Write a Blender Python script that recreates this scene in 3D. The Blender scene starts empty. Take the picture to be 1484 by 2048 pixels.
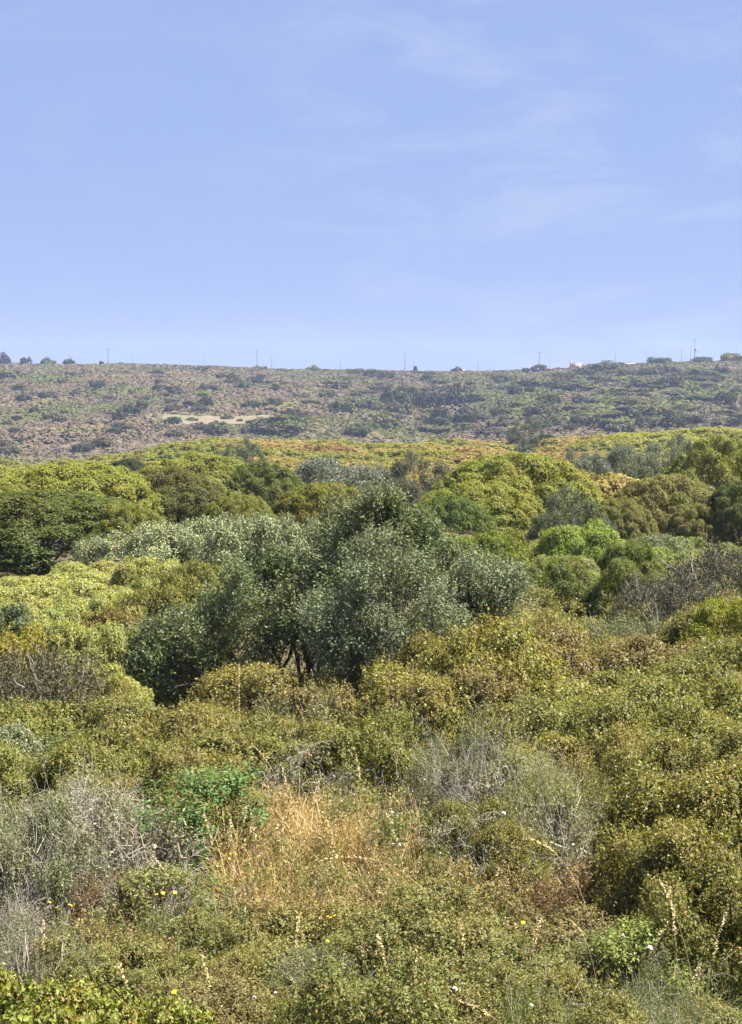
import bpy, math, random
import numpy as np

R = math.radians
sc = bpy.context.scene
COL = sc.collection

# ------------------------------------------------------------------ camera model
FW, FH = 1484.0, 2048.0
VFOV = 40.0
FPX = FH / 2 / math.tan(R(VFOV / 2))
EYE = 760.0                                        # image row of the eye level
PITCH = math.atan((FH / 2 - EYE) / FPX)
CP, SP = math.cos(PITCH), math.sin(PITCH)


def at(px, py, d):
    """world point seen at photo pixel (px,py) at forward distance d"""
    u, v = (px - FW / 2) / FPX, (FH / 2 - py) / FPX
    y = CP + v * SP
    s = d / y
    return u * s, d, (-SP + v * CP) * s


def to_px(x, y, z):
    c = y * CP - z * SP
    return FW / 2 + FPX * x / c, FH / 2 - FPX * (y * SP + z * CP) / c


# ------------------------------------------------------------------ terrain
PY = [-40, 0, 2.5, 4.5, 6.5, 10, 12.5, 15, 18, 22, 27, 38, 48, 60, 110, 150, 220, 300, 345, 375, 450, 600, 750, 800, 900, 1200, 1700]
PZ = [-1.6, -1.7, -1.8, -3.3, -4.4, -4.5, -4.45, -4.95, -5.35, -5.55, -5.55, -5.95, -6.5, -7.1, -9.2, -10.3, -11.2, -17.5, -20.3, -20.2, 0, 0, 0, 0, 0, 0, 0]
RX = [-400, 0, 200, 400, 560, 740, 900, 1060, 1150, 1230, 1300, 1484, 1800]
RYP = [728, 729, 729, 733, 738, 742, 744, 743, 738, 731, 724, 722, 722]


def sst(a, b, t):
    t = np.clip((t - a) / (b - a), 0, 1)
    return t * t * (3 - 2 * t)


def ground(x, y):
    x = np.asarray(x, float); y = np.asarray(y, float)
    z = np.interp(y, PY, PZ)
    u = x / np.maximum(y, 5.0)
    px = FW / 2 + FPX * u
    # the near plateau drops away sooner at its west end and stands a little higher at its east end
    z = z - 3.6 * sst(110, 200, y) * (1 - sst(330, 375, y)) * (1 - sst(60, 480, px))
    z = z + 1.2 * sst(120, 220, y) * (1 - sst(250, 340, y)) * sst(1050, 1450, px)
    zr = (EYE - np.interp(px, RX, RYP)) / FPX * 750.0
    t = np.interp(y, [375, 420, 450, 600, 750], [0, .13, .235, .66, 1.0])
    zh = -20.2 + (zr + 20.2) * t
    zh = np.where(y > 750, zr - 0.012 * (y - 750), zh)
    z = np.where(y > 375, zh, z)
    # relief
    a = np.clip(y / 400.0, 0, 1)
    n1 = np.sin(x * .9 + 1.3) * np.cos(y * .8 + .4) * .05 + np.sin(x * .37 + y * .29) * .07
    n2 = (np.sin(x * .061 + y * .043 + 1.) + np.sin(x * .033 - y * .071 + 2.2) + np.sin(x * .11 + .6) * np.sin(y * .09)) * .55
    # gully up the middle of the slope and a knoll to its right
    g = -3.0 * np.exp(-((px - 860) / 110) ** 2) * sst(380, 430, y) * (1 - sst(560, 680, y))
    k = 2.2 * np.exp(-((px - 1150) / 150) ** 2) * sst(390, 450, y) * (1 - sst(480, 600, y))
    return z + n1 * (1 - a) + n2 * a * (1 - .5 * sst(640, 750, y)) + g + k


def G(x, y):
    return float(ground(x, y))


# ------------------------------------------------------------------ materials
def nt(name):
    m = bpy.data.materials.new(name); m.use_nodes = True
    t = m.node_tree; t.nodes.clear()
    out = t.nodes.new('ShaderNodeOutputMaterial')
    return m, t, out


def node(t, typ, **kw):
    n = t.nodes.new(typ)
    for k, v in kw.items():
        if k.startswith('i_'):
            key = k[2:]
            key = int(key) if key.isdigit() else key.replace('_', ' ')
            n.inputs[key].default_value = v
        else:
            setattr(n, k, v)
    return n


def L(t, a, b):
    t.links.new(a, b)


def leaf_mat(name, trans=.28, rough=.45, spec=.35, under=None, var=.5, hue=.03, brown=(.16, .085, .03), brownamt=.12, nscale=1.2):
    """leaf colour comes from the object's own colour; every leaf differs a little, with patches of browner growth"""
    m, t, out = nt(name)
    oi = node(t, 'ShaderNodeObjectInfo')
    geo = node(t, 'ShaderNodeNewGeometry')
    tc = node(t, 'ShaderNodeTexCoord')
    nz = node(t, 'ShaderNodeTexNoise', i_Scale=nscale, i_Detail=3.0)
    L(t, tc.outputs['Object'], nz.inputs['Vector'])
    hsv = node(t, 'ShaderNodeHueSaturation')
    mr = node(t, 'ShaderNodeMapRange'); mr.inputs[3].default_value = .97 * (1 - var); mr.inputs[4].default_value = .97 * (1 + var)
    L(t, geo.outputs['Random Per Island'], mr.inputs[0]); L(t, mr.outputs[0], hsv.inputs['Value'])
    mh = node(t, 'ShaderNodeMapRange'); mh.inputs[1].default_value = .3; mh.inputs[2].default_value = .7
    mh.inputs[3].default_value = .5 - hue; mh.inputs[4].default_value = .5 + hue
    L(t, nz.outputs['Fac'], mh.inputs[0]); L(t, mh.outputs[0], hsv.inputs['Hue'])
    L(t, oi.outputs['Color'], hsv.inputs['Color'])
    # brown leaves : some islands
    wn = node(t, 'ShaderNodeMath', operation='MULTIPLY'); wn.inputs[1].default_value = 917.3
    L(t, geo.outputs['Random Per Island'], wn.inputs[0])
    fr = node(t, 'ShaderNodeMath', operation='FRACT'); L(t, wn.outputs[0], fr.inputs[0])
    lt = node(t, 'ShaderNodeMath', operation='LESS_THAN'); lt.inputs[1].default_value = brownamt
    L(t, fr.outputs[0], lt.inputs[0])
    mx = node(t, 'ShaderNodeMix', data_type='RGBA'); mx.inputs[7].default_value = (*brown, 1)
    ml = node(t, 'ShaderNodeMath', operation='MULTIPLY'); ml.inputs[1].default_value = .75
    L(t, lt.outputs[0], ml.inputs[0]); L(t, ml.outputs[0], mx.inputs[0]); L(t, hsv.outputs['Color'], mx.inputs[6])
    col = mx.outputs[2]
    if under:
        mu = node(t, 'ShaderNodeMix', data_type='RGBA'); mu.inputs[7].default_value = (*under, 1)
        L(t, geo.outputs['Backfacing'], mu.inputs[0]); L(t, col, mu.inputs[6]); col = mu.outputs[2]
    bs = node(t, 'ShaderNodeBsdfPrincipled', i_Roughness=rough)
    bs.inputs['Specular IOR Level'].default_value = spec
    L(t, col, bs.inputs['Base Color'])
    tr = node(t, 'ShaderNodeBsdfTranslucent')
    g2 = node(t, 'ShaderNodeMix', data_type='RGBA', blend_type='MULTIPLY'); g2.inputs[0].default_value = 1; g2.inputs[7].default_value = (1.5, 1.45, .6, 1)
    L(t, col, g2.inputs[6]); L(t, g2.outputs[2], tr.inputs['Color'])
    ms = node(t, 'ShaderNodeMixShader', i_Fac=trans)
    L(t, bs.outputs[0], ms.inputs[1]); L(t, tr.outputs[0], ms.inputs[2]); L(t, ms.outputs[0], out.inputs[0])
    return m


def plain_mat(name, rgb, rough=.8, var=.3, nscale=6, spec=.2, island=True):
    m, t, out = nt(name)
    bs = node(t, 'ShaderNodeBsdfPrincipled', i_Roughness=rough); bs.inputs['Specular IOR Level'].default_value = spec
    tc = node(t, 'ShaderNodeTexCoord'); nz = node(t, 'ShaderNodeTexNoise', i_Scale=nscale, i_Detail=4.0)
    L(t, tc.outputs['Object'], nz.inputs['Vector'])
    add = node(t, 'ShaderNodeMath', operation='MULTIPLY_ADD'); add.inputs[1].default_value = .5 if island else 0; 
    geo = node(t, 'ShaderNodeNewGeometry')
    L(t, geo.outputs['Random Per Island'], add.inputs[0]); L(t, nz.outputs['Fac'], add.inputs[2])
    mr = node(t, 'ShaderNodeMapRange'); mr.inputs[1].default_value = .3; mr.inputs[2].default_value = .7 + (.5 if island else 0)
    mr.inputs[3].default_value = 1 - var; mr.inputs[4].default_value = 1 + var
    L(t, add.outputs[0], mr.inputs[0])
    hs = node(t, 'ShaderNodeHueSaturation'); hs.inputs['Color'].default_value = (*rgb, 1)
    L(t, mr.outputs[0], hs.inputs['Value']); L(t, hs.outputs[0], bs.inputs['Base Color']); L(t, bs.outputs[0], out.inputs[0])
    return m


def obcol_mat(name, rough=.8, var=.4):
    m, t, out = nt(name)
    bs = node(t, 'ShaderNodeBsdfPrincipled', i_Roughness=rough); bs.inputs['Specular IOR Level'].default_value = .2
    oi = node(t, 'ShaderNodeObjectInfo'); geo = node(t, 'ShaderNodeNewGeometry')
    mr = node(t, 'ShaderNodeMapRange'); mr.inputs[3].default_value = 1 - var; mr.inputs[4].default_value = 1 + var
    L(t, geo.outputs['Random Per Island'], mr.inputs[0])
    hs = node(t, 'ShaderNodeHueSaturation'); L(t, oi.outputs['Color'], hs.inputs['Color']); L(t, mr.outputs[0], hs.inputs['Value'])
    L(t, hs.outputs[0], bs.inputs['Base Color']); L(t, bs.outputs[0], out.inputs[0])
    return m


M = {}
M['mastic'] = leaf_mat('mastic_leaf', trans=.32, rough=.5, spec=.17, var=.5, hue=.016, brown=(.22, .13, .05), brownamt=.12)
M['heath'] = leaf_mat('heath_leaf', trans=.32, rough=.6, spec=.2, var=.4, hue=.025, brown=(.17, .13, .035), brownamt=.06, nscale=.5)
M['olive'] = leaf_mat('olive_leaf', trans=.15, rough=.6, spec=.22, under=(.16, .18, .115), var=.45, hue=.02, brown=(.15, .12, .07), brownamt=.08)
M['greyleaf'] = leaf_mat('grey_leaf', trans=.2, rough=.65, spec=.2, var=.4, hue=.02, brown=(.2, .16, .11), brownamt=.2)
M['far'] = leaf_mat('hill_leaf', trans=.15, rough=.8, spec=.1, var=.4, hue=.03, brown=(.12, .085, .06), brownamt=.15, nscale=.3)
M['bark'] = plain_mat('brown_bark', (.11, .09, .075), var=.4)
M['twig'] = plain_mat('grey_dry_twig', (.38, .345, .29), var=.5)
M['straw'] = plain_mat('dry_straw', (.46, .33, .14), rough=.6, var=.55, nscale=1.3)
M['stalk'] = plain_mat('pale_straw', (.55, .43, .22), rough=.6, var=.25)
M['wood'] = plain_mat('weathered_pole_wood', (.075, .065, .06), var=.25, island=False)
M['metal'] = plain_mat('grey_metal', (.25, .25, .26), rough=.5, var=.1, island=False)
M['yellow'] = plain_mat('yellow_petal', (.85, .62, .03), rough=.6, var=.15)
M['white'] = plain_mat('white_petal', (.75, .70, .66), rough=.6, var=.12)
M['pink'] = plain_mat('pink_petal', (.55, .36, .42), rough=.6, var=.15)
M['greenstem'] = plain_mat('green_stem', (.10, .14, .04), var=.2)
M['plaster'] = plain_mat('pale_pink_plaster', (.32, .215, .18), var=.12, nscale=1.5, island=False)
M['tile'] = plain_mat('clay_roof', (.45, .25, .18), var=.2, nscale=4, island=False)
M['dark'] = plain_mat('dark_opening', (.03, .03, .03), var=.1, island=False)
M['rock'] = plain_mat('pale_rock', (.17, .14, .125), var=.3, nscale=.8, island=False)
M['stake'] = plain_mat('white_painted_stake', (.30, .27, .24), var=.1, island=False)
M['scrub'] = None


def ground_mat():
    m, t, out = nt('dry_scrub_earth')
    bs = node(t, 'ShaderNodeBsdfPrincipled', i_Roughness=.95); bs.inputs['Specular IOR Level'].default_value = .1
    tc = node(t, 'ShaderNodeTexCoord')
    def nz(scale, detail=4):
        n = node(t, 'ShaderNodeTexNoise', i_Scale=scale, i_Detail=float(detail)); L(t, tc.outputs['Object'], n.inputs['Vector']); return n.outputs['Fac']
    def ramp(fac, stops):
        r = node(t, 'ShaderNodeValToRGB'); e = r.color_ramp.elements
        while len(e) < len(stops): e.new(.5)
        for q, (p, c) in zip(e, stops): q.position = p; q.color = (*c, 1)
        L(t, fac, r.inputs[0]); return r.outputs[0]
    big = ramp(nz(.028, 6), [(.36, (.075, .07, .03)), (.46, (.085, .070, .04)), (.54, (.10, .078, .05)), (.64, (.075, .074, .028))])
    fine = ramp(nz(.45, 5), [(.3, (.55, .55, .55)), (.7, (1.35, 1.3, 1.25))])
    mix = node(t, 'ShaderNodeMix', data_type='RGBA', blend_type='MULTIPLY'); mix.inputs[0].default_value = 1
    L(t, fine, mix.inputs[7])
    # darker leaf mould under the near scrub, bare reddish earth on the slope
    sy = node(t, 'ShaderNodeSeparateXYZ'); L(t, tc.outputs['Object'], sy.inputs[0]); my = node(t, 'ShaderNodeMapRange'); my.inputs[1].default_value = 200; my.inputs[2].default_value = 320
    L(t, sy.outputs[1], my.inputs[0]); ny = node(t, 'ShaderNodeMix', data_type='RGBA'); ny.inputs[6].default_value = (.07, .062, .03, 1)
    L(t, my.outputs[0], ny.inputs[0]); L(t, big, ny.inputs[7]); L(t, ny.outputs[2], mix.inputs[6])
    vf = ramp(nz(14, 4), [(.3, (.6, .6, .6)), (.7, (1.3, 1.3, 1.3))])
    mix2 = node(t, 'ShaderNodeMix', data_type='RGBA', blend_type='MULTIPLY'); mix2.inputs[0].default_value = 1
    L(t, mix.outputs[2], mix2.inputs[6]); L(t, vf, mix2.inputs[7])
    L(t, mix2.outputs[2], bs.inputs['Base Color']); L(t, bs.outputs[0], out.inputs[0])
    return m


# ------------------------------------------------------------------ mesh helpers (numpy)
class MB:
    def __init__(s):
        s.v = []; s.f = []; s.n = 0; s.m = []

    def add(s, v, f, mi=0):
        v = np.asarray(v, float).reshape(-1, 3); f = np.asarray(f, int).reshape(-1, 4)
        s.v.append(v); s.f.append(f + s.n); s.m.append(np.full(len(f), mi)); s.n += len(v)

    def mesh(s, name, mats):
        v = np.concatenate(s.v); f = np.concatenate(s.f); mi = np.concatenate(s.m)
        me = bpy.data.meshes.new(name)
        me.vertices.add(len(v)); me.vertices.foreach_set('co', v.astype(np.float32).ravel())
        me.loops.add(f.size); me.loops.foreach_set('vertex_index', f.astype(np.int32).ravel())
        me.polygons.add(len(f)); me.polygons.foreach_set('loop_start', np.arange(0, f.size, 4, dtype=np.int32))
        me.polygons.foreach_set('material_index', mi.astype(np.int32))
        me.update(calc_edges=True); me.validate()
        for mt in (mats if isinstance(mats, (list, tuple)) else [mats]):
            me.materials.append(mt)
        return me

    def obj(s, name, mats, parent=None):
        o = bpy.data.objects.new(name, s.mesh(name, mats)); COL.objects.link(o)
        if parent: o.parent = parent
        return o


def unit(a):
    return a / np.maximum(np.linalg.norm(a, axis=-1, keepdims=True), 1e-9)


def leaves(mb, P, nrm, tan, Ln, Wd, rng, fold=.12, oval=False, mi=0):
    """one leaf per row: P centre, nrm face normal, tan long axis"""
    n = len(P)
    tan = unit(tan - nrm * (tan * nrm).sum(1, keepdims=True)); b = np.cross(nrm, tan)
    Ln = np.broadcast_to(Ln, (n,))[:, None]; Wd = np.broadcast_to(Wd, (n,))[:, None]
    if oval:
        base = P - tan * Ln * .5; tip = P + tan * Ln * .5
        up = nrm * Wd * fold * 2
        l1 = P - tan * Ln * .22 + b * Wd * .45 + up; l2 = P + tan * Ln * .2 + b * Wd * .42 + up
        r1 = P - tan * Ln * .22 - b * Wd * .45 + up; r2 = P + tan * Ln * .2 - b * Wd * .42 + up
        v = np.stack([base, l1, l2, tip, r2, r1], 1).reshape(-1, 3)
        i = np.arange(n)[:, None] * 6
        f = np.concatenate([i + [0, 3, 2, 1], i + [0, 5, 4, 3]], 0)
    else:
        up = nrm * Wd * fold
        v = np.stack([P - tan * Ln * .5, P - b * Wd * .5 + up, P + tan * Ln * .5, P + b * Wd * .5 + up], 1).reshape(-1, 3)
        f = np.arange(n * 4).reshape(-1, 4)
    mb.add(v, f, mi)


def tubes(mb, A, B, ra, rb, mi=0):
    """three-sided twig pieces from A to B"""
    A = np.asarray(A, float); B = np.asarray(B, float); n = len(A)
    d = unit(B - A); h = np.where(np.abs(d[:, 2:3]) > .9, np.array([[1., 0, 0]]), np.array([[0, 0, 1.]]))
    s = unit(np.cross(d, h)); t = np.cross(d, s)
    ra = np.broadcast_to(ra, (n,))[:, None]; rb = np.broadcast_to(rb, (n,))[:, None]
    vs = []
    for (P, r) in ((A, ra), (B, rb)):
        for k in range(3):
            a = k * 2 * math.pi / 3
            vs.append(P + (s * math.cos(a) + t * math.sin(a)) * r)
    v = np.stack(vs, 1).reshape(-1, 3); i = np.arange(n)[:, None] * 6
    f = np.concatenate([i + [0, 1, 4, 3], i + [1, 2, 5, 4], i + [2, 0, 3, 5]], 0)
    mb.add(v, f, mi)


def fib(n, zmin, rng, jit=.25):
    k = np.arange(n) + .5
    z = 1 - k / n * (1 - zmin); ph = k * 2.399963 + rng.uniform(0, 6.28)
    r = np.sqrt(np.maximum(0, 1 - z * z))
    d = np.stack([r * np.cos(ph), r * np.sin(ph), z], 1)
    return unit(d + rng.normal(0, jit / math.sqrt(n) * 2, d.shape))


def dome_lobes(rng, rx, ry, h, nl, lr, zmin=-.25, zc=.35, irr=.16):
    """lobe centres and radii over a lumpy dome standing on z=0"""
    d = fib(nl, zmin, rng, .9)
    bump = np.ones(nl)
    for _ in range(5):
        b = unit(rng.normal(0, 1, 3)); bump += irr * np.maximum(0, d @ b - .2) * rng.choice([-1, 1, 1])
    bump *= rng.uniform(1 - irr * .7, 1 + irr * .35, nl)
    hz = h * (1 - zc)
    r = lr * rng.uniform(.65, 1.3, nl)
    C = np.stack([d[:, 0] * (rx - lr * .8) * bump, d[:, 1] * (ry - lr * .8) * bump, h * zc + d[:, 2] * np.where(d[:, 2] > 0, hz - lr * .8, h * zc) * bump], 1)
    C[:, 2] = np.maximum(C[:, 2], r * .45)
    return C, r, d


def crown(seed, C, r, D, n, leaf=(.03, .015), sprig=7, sprigL=.1, depth=.16, upb=.5, axisup=.5, inner=.12, oval=False, squash=.85, fold=.12, tilt=.6, spread=None, stick=0.0):
    """foliage: sprigs of leaves on the lobes C (radii r, outward directions D)"""
    rng = np.random.default_rng(seed); mb = MB()
    ns = max(1, n // sprig)
    w = r ** 2; li = rng.choice(len(C), ns, p=w / w.sum())
    dd = unit(rng.normal(0, 1, (ns, 3)) + D[li] * .9 + np.array([0, 0, .35]))
    rad = 1 - np.abs(rng.normal(0, depth, ns)) + rng.normal(0, .03, ns)
    inn = rng.random(ns) < inner
    rad[inn] *= rng.uniform(.3, .85, inn.sum())
    if stick:
        st = rng.random(ns) < stick; rad[st] += rng.uniform(.02, .3, st.sum())
    # knobbly surface inside each lobe
    ph = rng.uniform(0, 6.28, (len(C), 3))
    kn = np.sin(dd[:, 0] * 5 + ph[li, 0]) * np.sin(dd[:, 1] * 5 + ph[li, 1]) + np.sin(dd[:, 2] * 6 + ph[li, 2]) * .6
    rad *= 1 + .10 * kn
    P = C[li] + dd * (r[li] * rad)[:, None] * np.array([1, 1, squash])
    ax = unit(dd + rng.normal(0, .45, (ns, 3)) + np.array([0, 0, axisup]))
    keep = P[:, 2] > .02
    P, ax, dd = P[keep], ax[keep], dd[keep]; ns = len(P)
    # leaves along each sprig
    k = np.tile(np.linspace(-.5, .5, sprig), ns)
    Pi = np.repeat(P, sprig, 0); axi = np.repeat(ax, sprig, 0); di = np.repeat(dd, sprig, 0); N = len(Pi)
    side = unit(np.cross(axi, rng.normal(0, 1, (N, 3))))
    sl = sprigL * rng.uniform(.7, 1.3, N)
    Pi = Pi + axi * (k * sl)[:, None] + side * (leaf[0] * (.45 if spread is None else spread))
    nrm = unit(di * .7 + np.array([0, 0, upb]) + rng.normal(0, tilt, (N, 3)))
    tan = unit(side + axi * .7 + rng.normal(0, .2, (N, 3)))
    s = rng.uniform(.65, 1.25, N)
    leaves(mb, Pi, nrm, tan, leaf[0] * s, leaf[1] * s, rng, fold, oval)
    return mb


def stems(seed, C, D, base_r=.15, rad=.03, nb=None, sub=3, over=.0, wig=.12):
    """woody frame: bent limbs from the base up into the lobes, each with finer twigs"""
    rng = np.random.default_rng(seed); mb = MB()
    idx = np.arange(len(C)) if nb is None else rng.choice(len(C), min(nb, len(C)), replace=False)
    for i in idx:
        a = rng.uniform(0, 6.28); p0 = np.array([math.cos(a) * base_r * rng.random(), math.sin(a) * base_r * rng.random(), -.1])
        p3 = C[i] + D[i] * over
        ln = np.linalg.norm(p3 - p0); pts = [p0]; K = 5
        for k in range(1, K + 1):
            t = k / K; q = p0 * (1 - t) + p3 * t; q[2] += ln * .10 * math.sin(t * math.pi)
            if k < K: q = q + rng.normal(0, wig * ln * .25, 3)
            pts.append(q)
        pts = np.array(pts); rr = rad * np.linspace(1, .28, K + 1)
        tubes(mb, pts[:-1], pts[1:], rr[:-1], rr[1:])
        for _ in range(sub):
            k = rng.integers(2, K + 1); b0 = pts[k]
            b1 = b0 + unit(D[i] + rng.normal(0, .7, 3) + [0, 0, .3]) * ln * .25 * rng.uniform(.5, 1.2)
            bm = (b0 + b1) / 2 + rng.normal(0, .03 * ln, 3)
            tubes(mb, [b0, bm], [bm, b1], [rad * .3, rad * .22], [rad * .22, rad * .1])
    return mb


def twig_bush(seed, rx, ry, h, n0=60, gen=3, rad=.006, curl=.5, droop=0.):
    """tangle of bare dry twigs"""
    rng = np.random.default_rng(seed); mb = MB()
    A, B, ra, rb = [], [], [], []
    def grow(p, d, ln, r, g):
        segs = 4
        for s in range(segs):
            d2 = unit(d + rng.normal(0, curl * .45, 3) + np.array([0, 0, .06 - droop]))
            q = p + d2 * ln / segs
            if q[2] < .02: q[2] = .02 + rng.random() * .03
            A.append(p); B.append(q); ra.append(r); rb.append(r * .86); r *= .86
            if g > 0 and s >= 1:
                for _ in range(rng.integers(1, 3)):
                    grow(q, unit(d2 + rng.normal(0, .75, 3)), ln * rng.uniform(.4, .65), r * .62, g - 1)
            p, d = q, d2
    for i in range(n0):
        a = rng.uniform(0, 6.28); e = math.acos(rng.uniform(.05, 1))
        d = np.array([math.cos(a) * math.sin(e) * rx, math.sin(a) * math.sin(e) * ry, math.cos(e) * h]); ln = np.linalg.norm(d) * rng.uniform(.65, 1.0)
        p = np.array([math.cos(a) * rx * .35 * rng.random(), math.sin(a) * ry * .35 * rng.random(), 0.])
        grow(p, unit(d), ln * .85, rad * rng.uniform(.7, 1.3), gen - 1)
    tubes(mb, np.array(A), np.array(B), np.array(ra), np.array(rb))
    return mb


# ------------------------------------------------------------------ tagging
def tag(o, label=None, cat=None, group=None, kind=None):
    if label: o['label'] = label
    if cat: o['category'] = cat
    if group: o['group'] = group
    if kind: o['kind'] = kind
    return o


def empty(name, loc=(0, 0, 0), rz=0):
    o = bpy.data.objects.new(name, None); COL.objects.link(o)
    o.location = loc; o.rotation_euler = (0, 0, rz); o.empty_display_size = .2
    return o


class Proto:
    """meshes of one kind of plant at its real size: (part name, mesh, takes the plant's colour)"""
    def __init__(s, w, h, parts):
        s.w, s.h, s.parts = w, h, parts


def put(name, proto, x, y, w, h, color, label, cat, group=None, rz=None, wy=None, sink=.03, z=None):
    z = G(x, y) if z is None else z
    r = empty(name, (x, y, z - sink * h), rz if rz is not None else rnd.uniform(0, 6.28))
    r.scale = (w / proto.w, (wy or w) / proto.w, h / proto.h)
    for pn, me, col in proto.parts:
        o = bpy.data.objects.new(pn, me); COL.objects.link(o); o.parent = r
        if col: o.color = (*color, 1)
    tag(r, label, cat, group)
    return r


def put_single(name, proto, x, y, w, h, color, label, cat, group=None, sink=.05):
    """a plant too far off to show parts: its crown alone"""
    o = bpy.data.objects.new(name, proto.parts[0][1]); COL.objects.link(o)
    o.location = (x, y, G(x, y) - sink * h); o.rotation_euler = (0, 0, rnd.uniform(0, 6.28)); o.scale = (w / proto.w, w / proto.w, h / proto.h)
    o.color = (*color, 1); tag(o, label, cat, group)
    return o


rnd = random.Random(11)
rng0 = np.random.default_rng(5)


def make_proto(seed, mat, w, h, nl, lr, n, leaf, stem_r=.02, part='foliage', nb=12, irr=.16, zmin=-.25, base_r=.15, over=0., bark='bark', st=True, zc=.35, **kw):
    rng = np.random.default_rng(seed)
    C, r, D = dome_lobes(rng, w / 2, w / 2, h, nl, lr, zmin=zmin, irr=irr, zc=zc)
    f = crown(seed + 1, C, r, D, n, leaf, **kw).mesh(part, mat)
    parts = [(part, f, True)]
    if st:
        parts.append(('stems', stems(seed + 2, C, D, base_r, stem_r, nb, over=over).mesh('stems', M[bark]), False))
    return Proto(w, h, parts)


# kinds of plant
NEAR = [make_proto(100 + i * 7, M['mastic'], 1.5, .95, 30, .23, 36000, (.030, .017), .006, nb=18, base_r=.45, irr=.3, over=.03, sprig=8, sprigL=.10, depth=.16, upb=.5, inner=.08, tilt=.55, stick=.3) for i in range(5)]
BROAD = [make_proto(160 + i * 7, M['mastic'], 1.3, .75, 26, .2, 13000, (.042, .027), .010, nb=14, base_r=.3, sprig=6, sprigL=.1, depth=.2, upb=.6, oval=True, stick=.1) for i in range(2)]
MID = [make_proto(200 + i * 7, M['mastic'], 2.2, 1.4, 34, .36, 36000, (.046, .027), .012, nb=14, base_r=.5, sprig=8, sprigL=.14, depth=.14, upb=.5, inner=.08, tilt=.5, stick=.10 + .12 * (i % 3), irr=.24 + .06 * (i % 2)) for i in range(6)]
DOME = [make_proto(300 + i * 7, M['heath'], 6.5, 3.6, 250, .38, 150000, (.066, .046), .05, nb=16, sprig=5, sprigL=.09, depth=.045, upb=.3, inner=.06, irr=.05, tilt=.32) for i in range(4)]
MOUND = [make_proto(360 + i * 7, M['heath'], 3.2, 1.6, 80, .33, 52000, (.056, .035), .03, nb=12, sprig=5, sprigL=.10, depth=.08, upb=.35, inner=.07, irr=.10, tilt=.4) for i in range(3)]
LOW = [make_proto(400 + i * 7, M['heath'], 5.5, 2.2, 90, .45, 14000, (.17, .11), st=False, part='shrub', sprig=4, sprigL=.18, depth=.06, upb=.4, inner=.06, tilt=.38) for i in range(4)]
OLIVE = [make_proto(500 + i * 7, M['olive'], 4.5, 2.8, 60, .42, 42000, (.085, .032), .06, nb=24, part='crown', sprig=6, sprigL=.22, depth=.2, upb=.2, axisup=.8, inner=.12, irr=.25, tilt=.9, stick=.15) for i in range(3)]
HILL = [make_proto(600 + i * 7, M['far'], 4.0, 2.2, 18, .7, 700, (.55, .36), st=False, part='shrub', sprig=2, sprigL=.3, depth=.08, upb=.5, inner=.1, tilt=.45, irr=.3) for i in range(5)]
GREYB = [make_proto(700 + i * 7, M['greyleaf'], 1.5, .9, 36, .2, 16000, (.022, .006), .008, nb=36, base_r=.3, sprig=8, sprigL=.10, depth=.28, upb=.3, axisup=.8, tilt=.9, stick=.25, over=.12, bark='twig') for i in range(2)]


def twig_proto(seed, w, h, leafy, n0=60, rad=.0075, curl=.5, gen=3, fol=None):
    tw = twig_bush(seed, w / 2, w / 2, h, n0, gen, rad, curl).mesh('stems', M['twig'])
    parts = [('stems', tw, False)]
    if leafy:
        rng = np.random.default_rng(seed + 1); C, r, D = dome_lobes(rng, w / 2 * .92, w / 2 * .92, h * .86, 26, w * .13)
        parts.append(('foliage', crown(seed + 2, C, r, D, leafy, (.027, .010), sprig=7, sprigL=.09, depth=.3, upb=.3, axisup=.7, tilt=.9).mesh('foliage', M['greyleaf']), True))
    return Proto(w, h, parts)


THORN = [twig_proto(800, 1.5, .85, 24000, 130, .0088, .8), twig_proto(820, 1.5, .85, 36000, 80, .0078, .6)]
SNAG = twig_proto(840, 1.0, .7, 2400, 60, .0066, 1.0)
DARKB = make_proto(860, M['greyleaf'], 2.4, 1.5, 40, .3, 16000, (.05, .016), .016, nb=40, base_r=.4, sprig=6, sprigL=.14, depth=.3, upb=.2, axisup=.9, tilt=.9, stick=.3, over=.15, bark='twig')
HAZEL = [make_proto(880 + i * 7, M['olive'], 3.4, 1.9, 50, .34, 38000, (.066, .03), .03, nb=18, sprig=6, sprigL=.2, depth=.2, upb=.35, axisup=.9, inner=.12, irr=.25, tilt=.8, stick=.15) for i in range(2)]

# ------------------------------------------------------------------ ground sheet
M['ground'] = ground_mat()
ys = np.concatenate([np.linspace(-40, 4, 16), np.linspace(5, 40, 71), np.geomspace(40.6, 1700, 190)])
xs = np.linspace(-1, 1, 141)
XX = xs[None, :] * (45 + .62 * np.maximum(ys, 0))[:, None]; YY = np.repeat(ys[:, None], len(xs), 1)
V = np.stack([XX, YY, ground(XX, YY)], 2).reshape(-1, 3)
ii = (np.arange(len(ys) - 1)[:, None] * len(xs) + np.arange(len(xs) - 1)[None]).ravel()
mb = MB(); mb.add(V, np.stack([ii, ii + 1, ii + 1 + len(xs), ii + len(xs)], 1))
go = mb.obj('ground', M['ground']); tag(go, kind='structure')
go.data.polygons.foreach_set('use_smooth', np.ones(len(go.data.polygons), bool))

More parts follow.
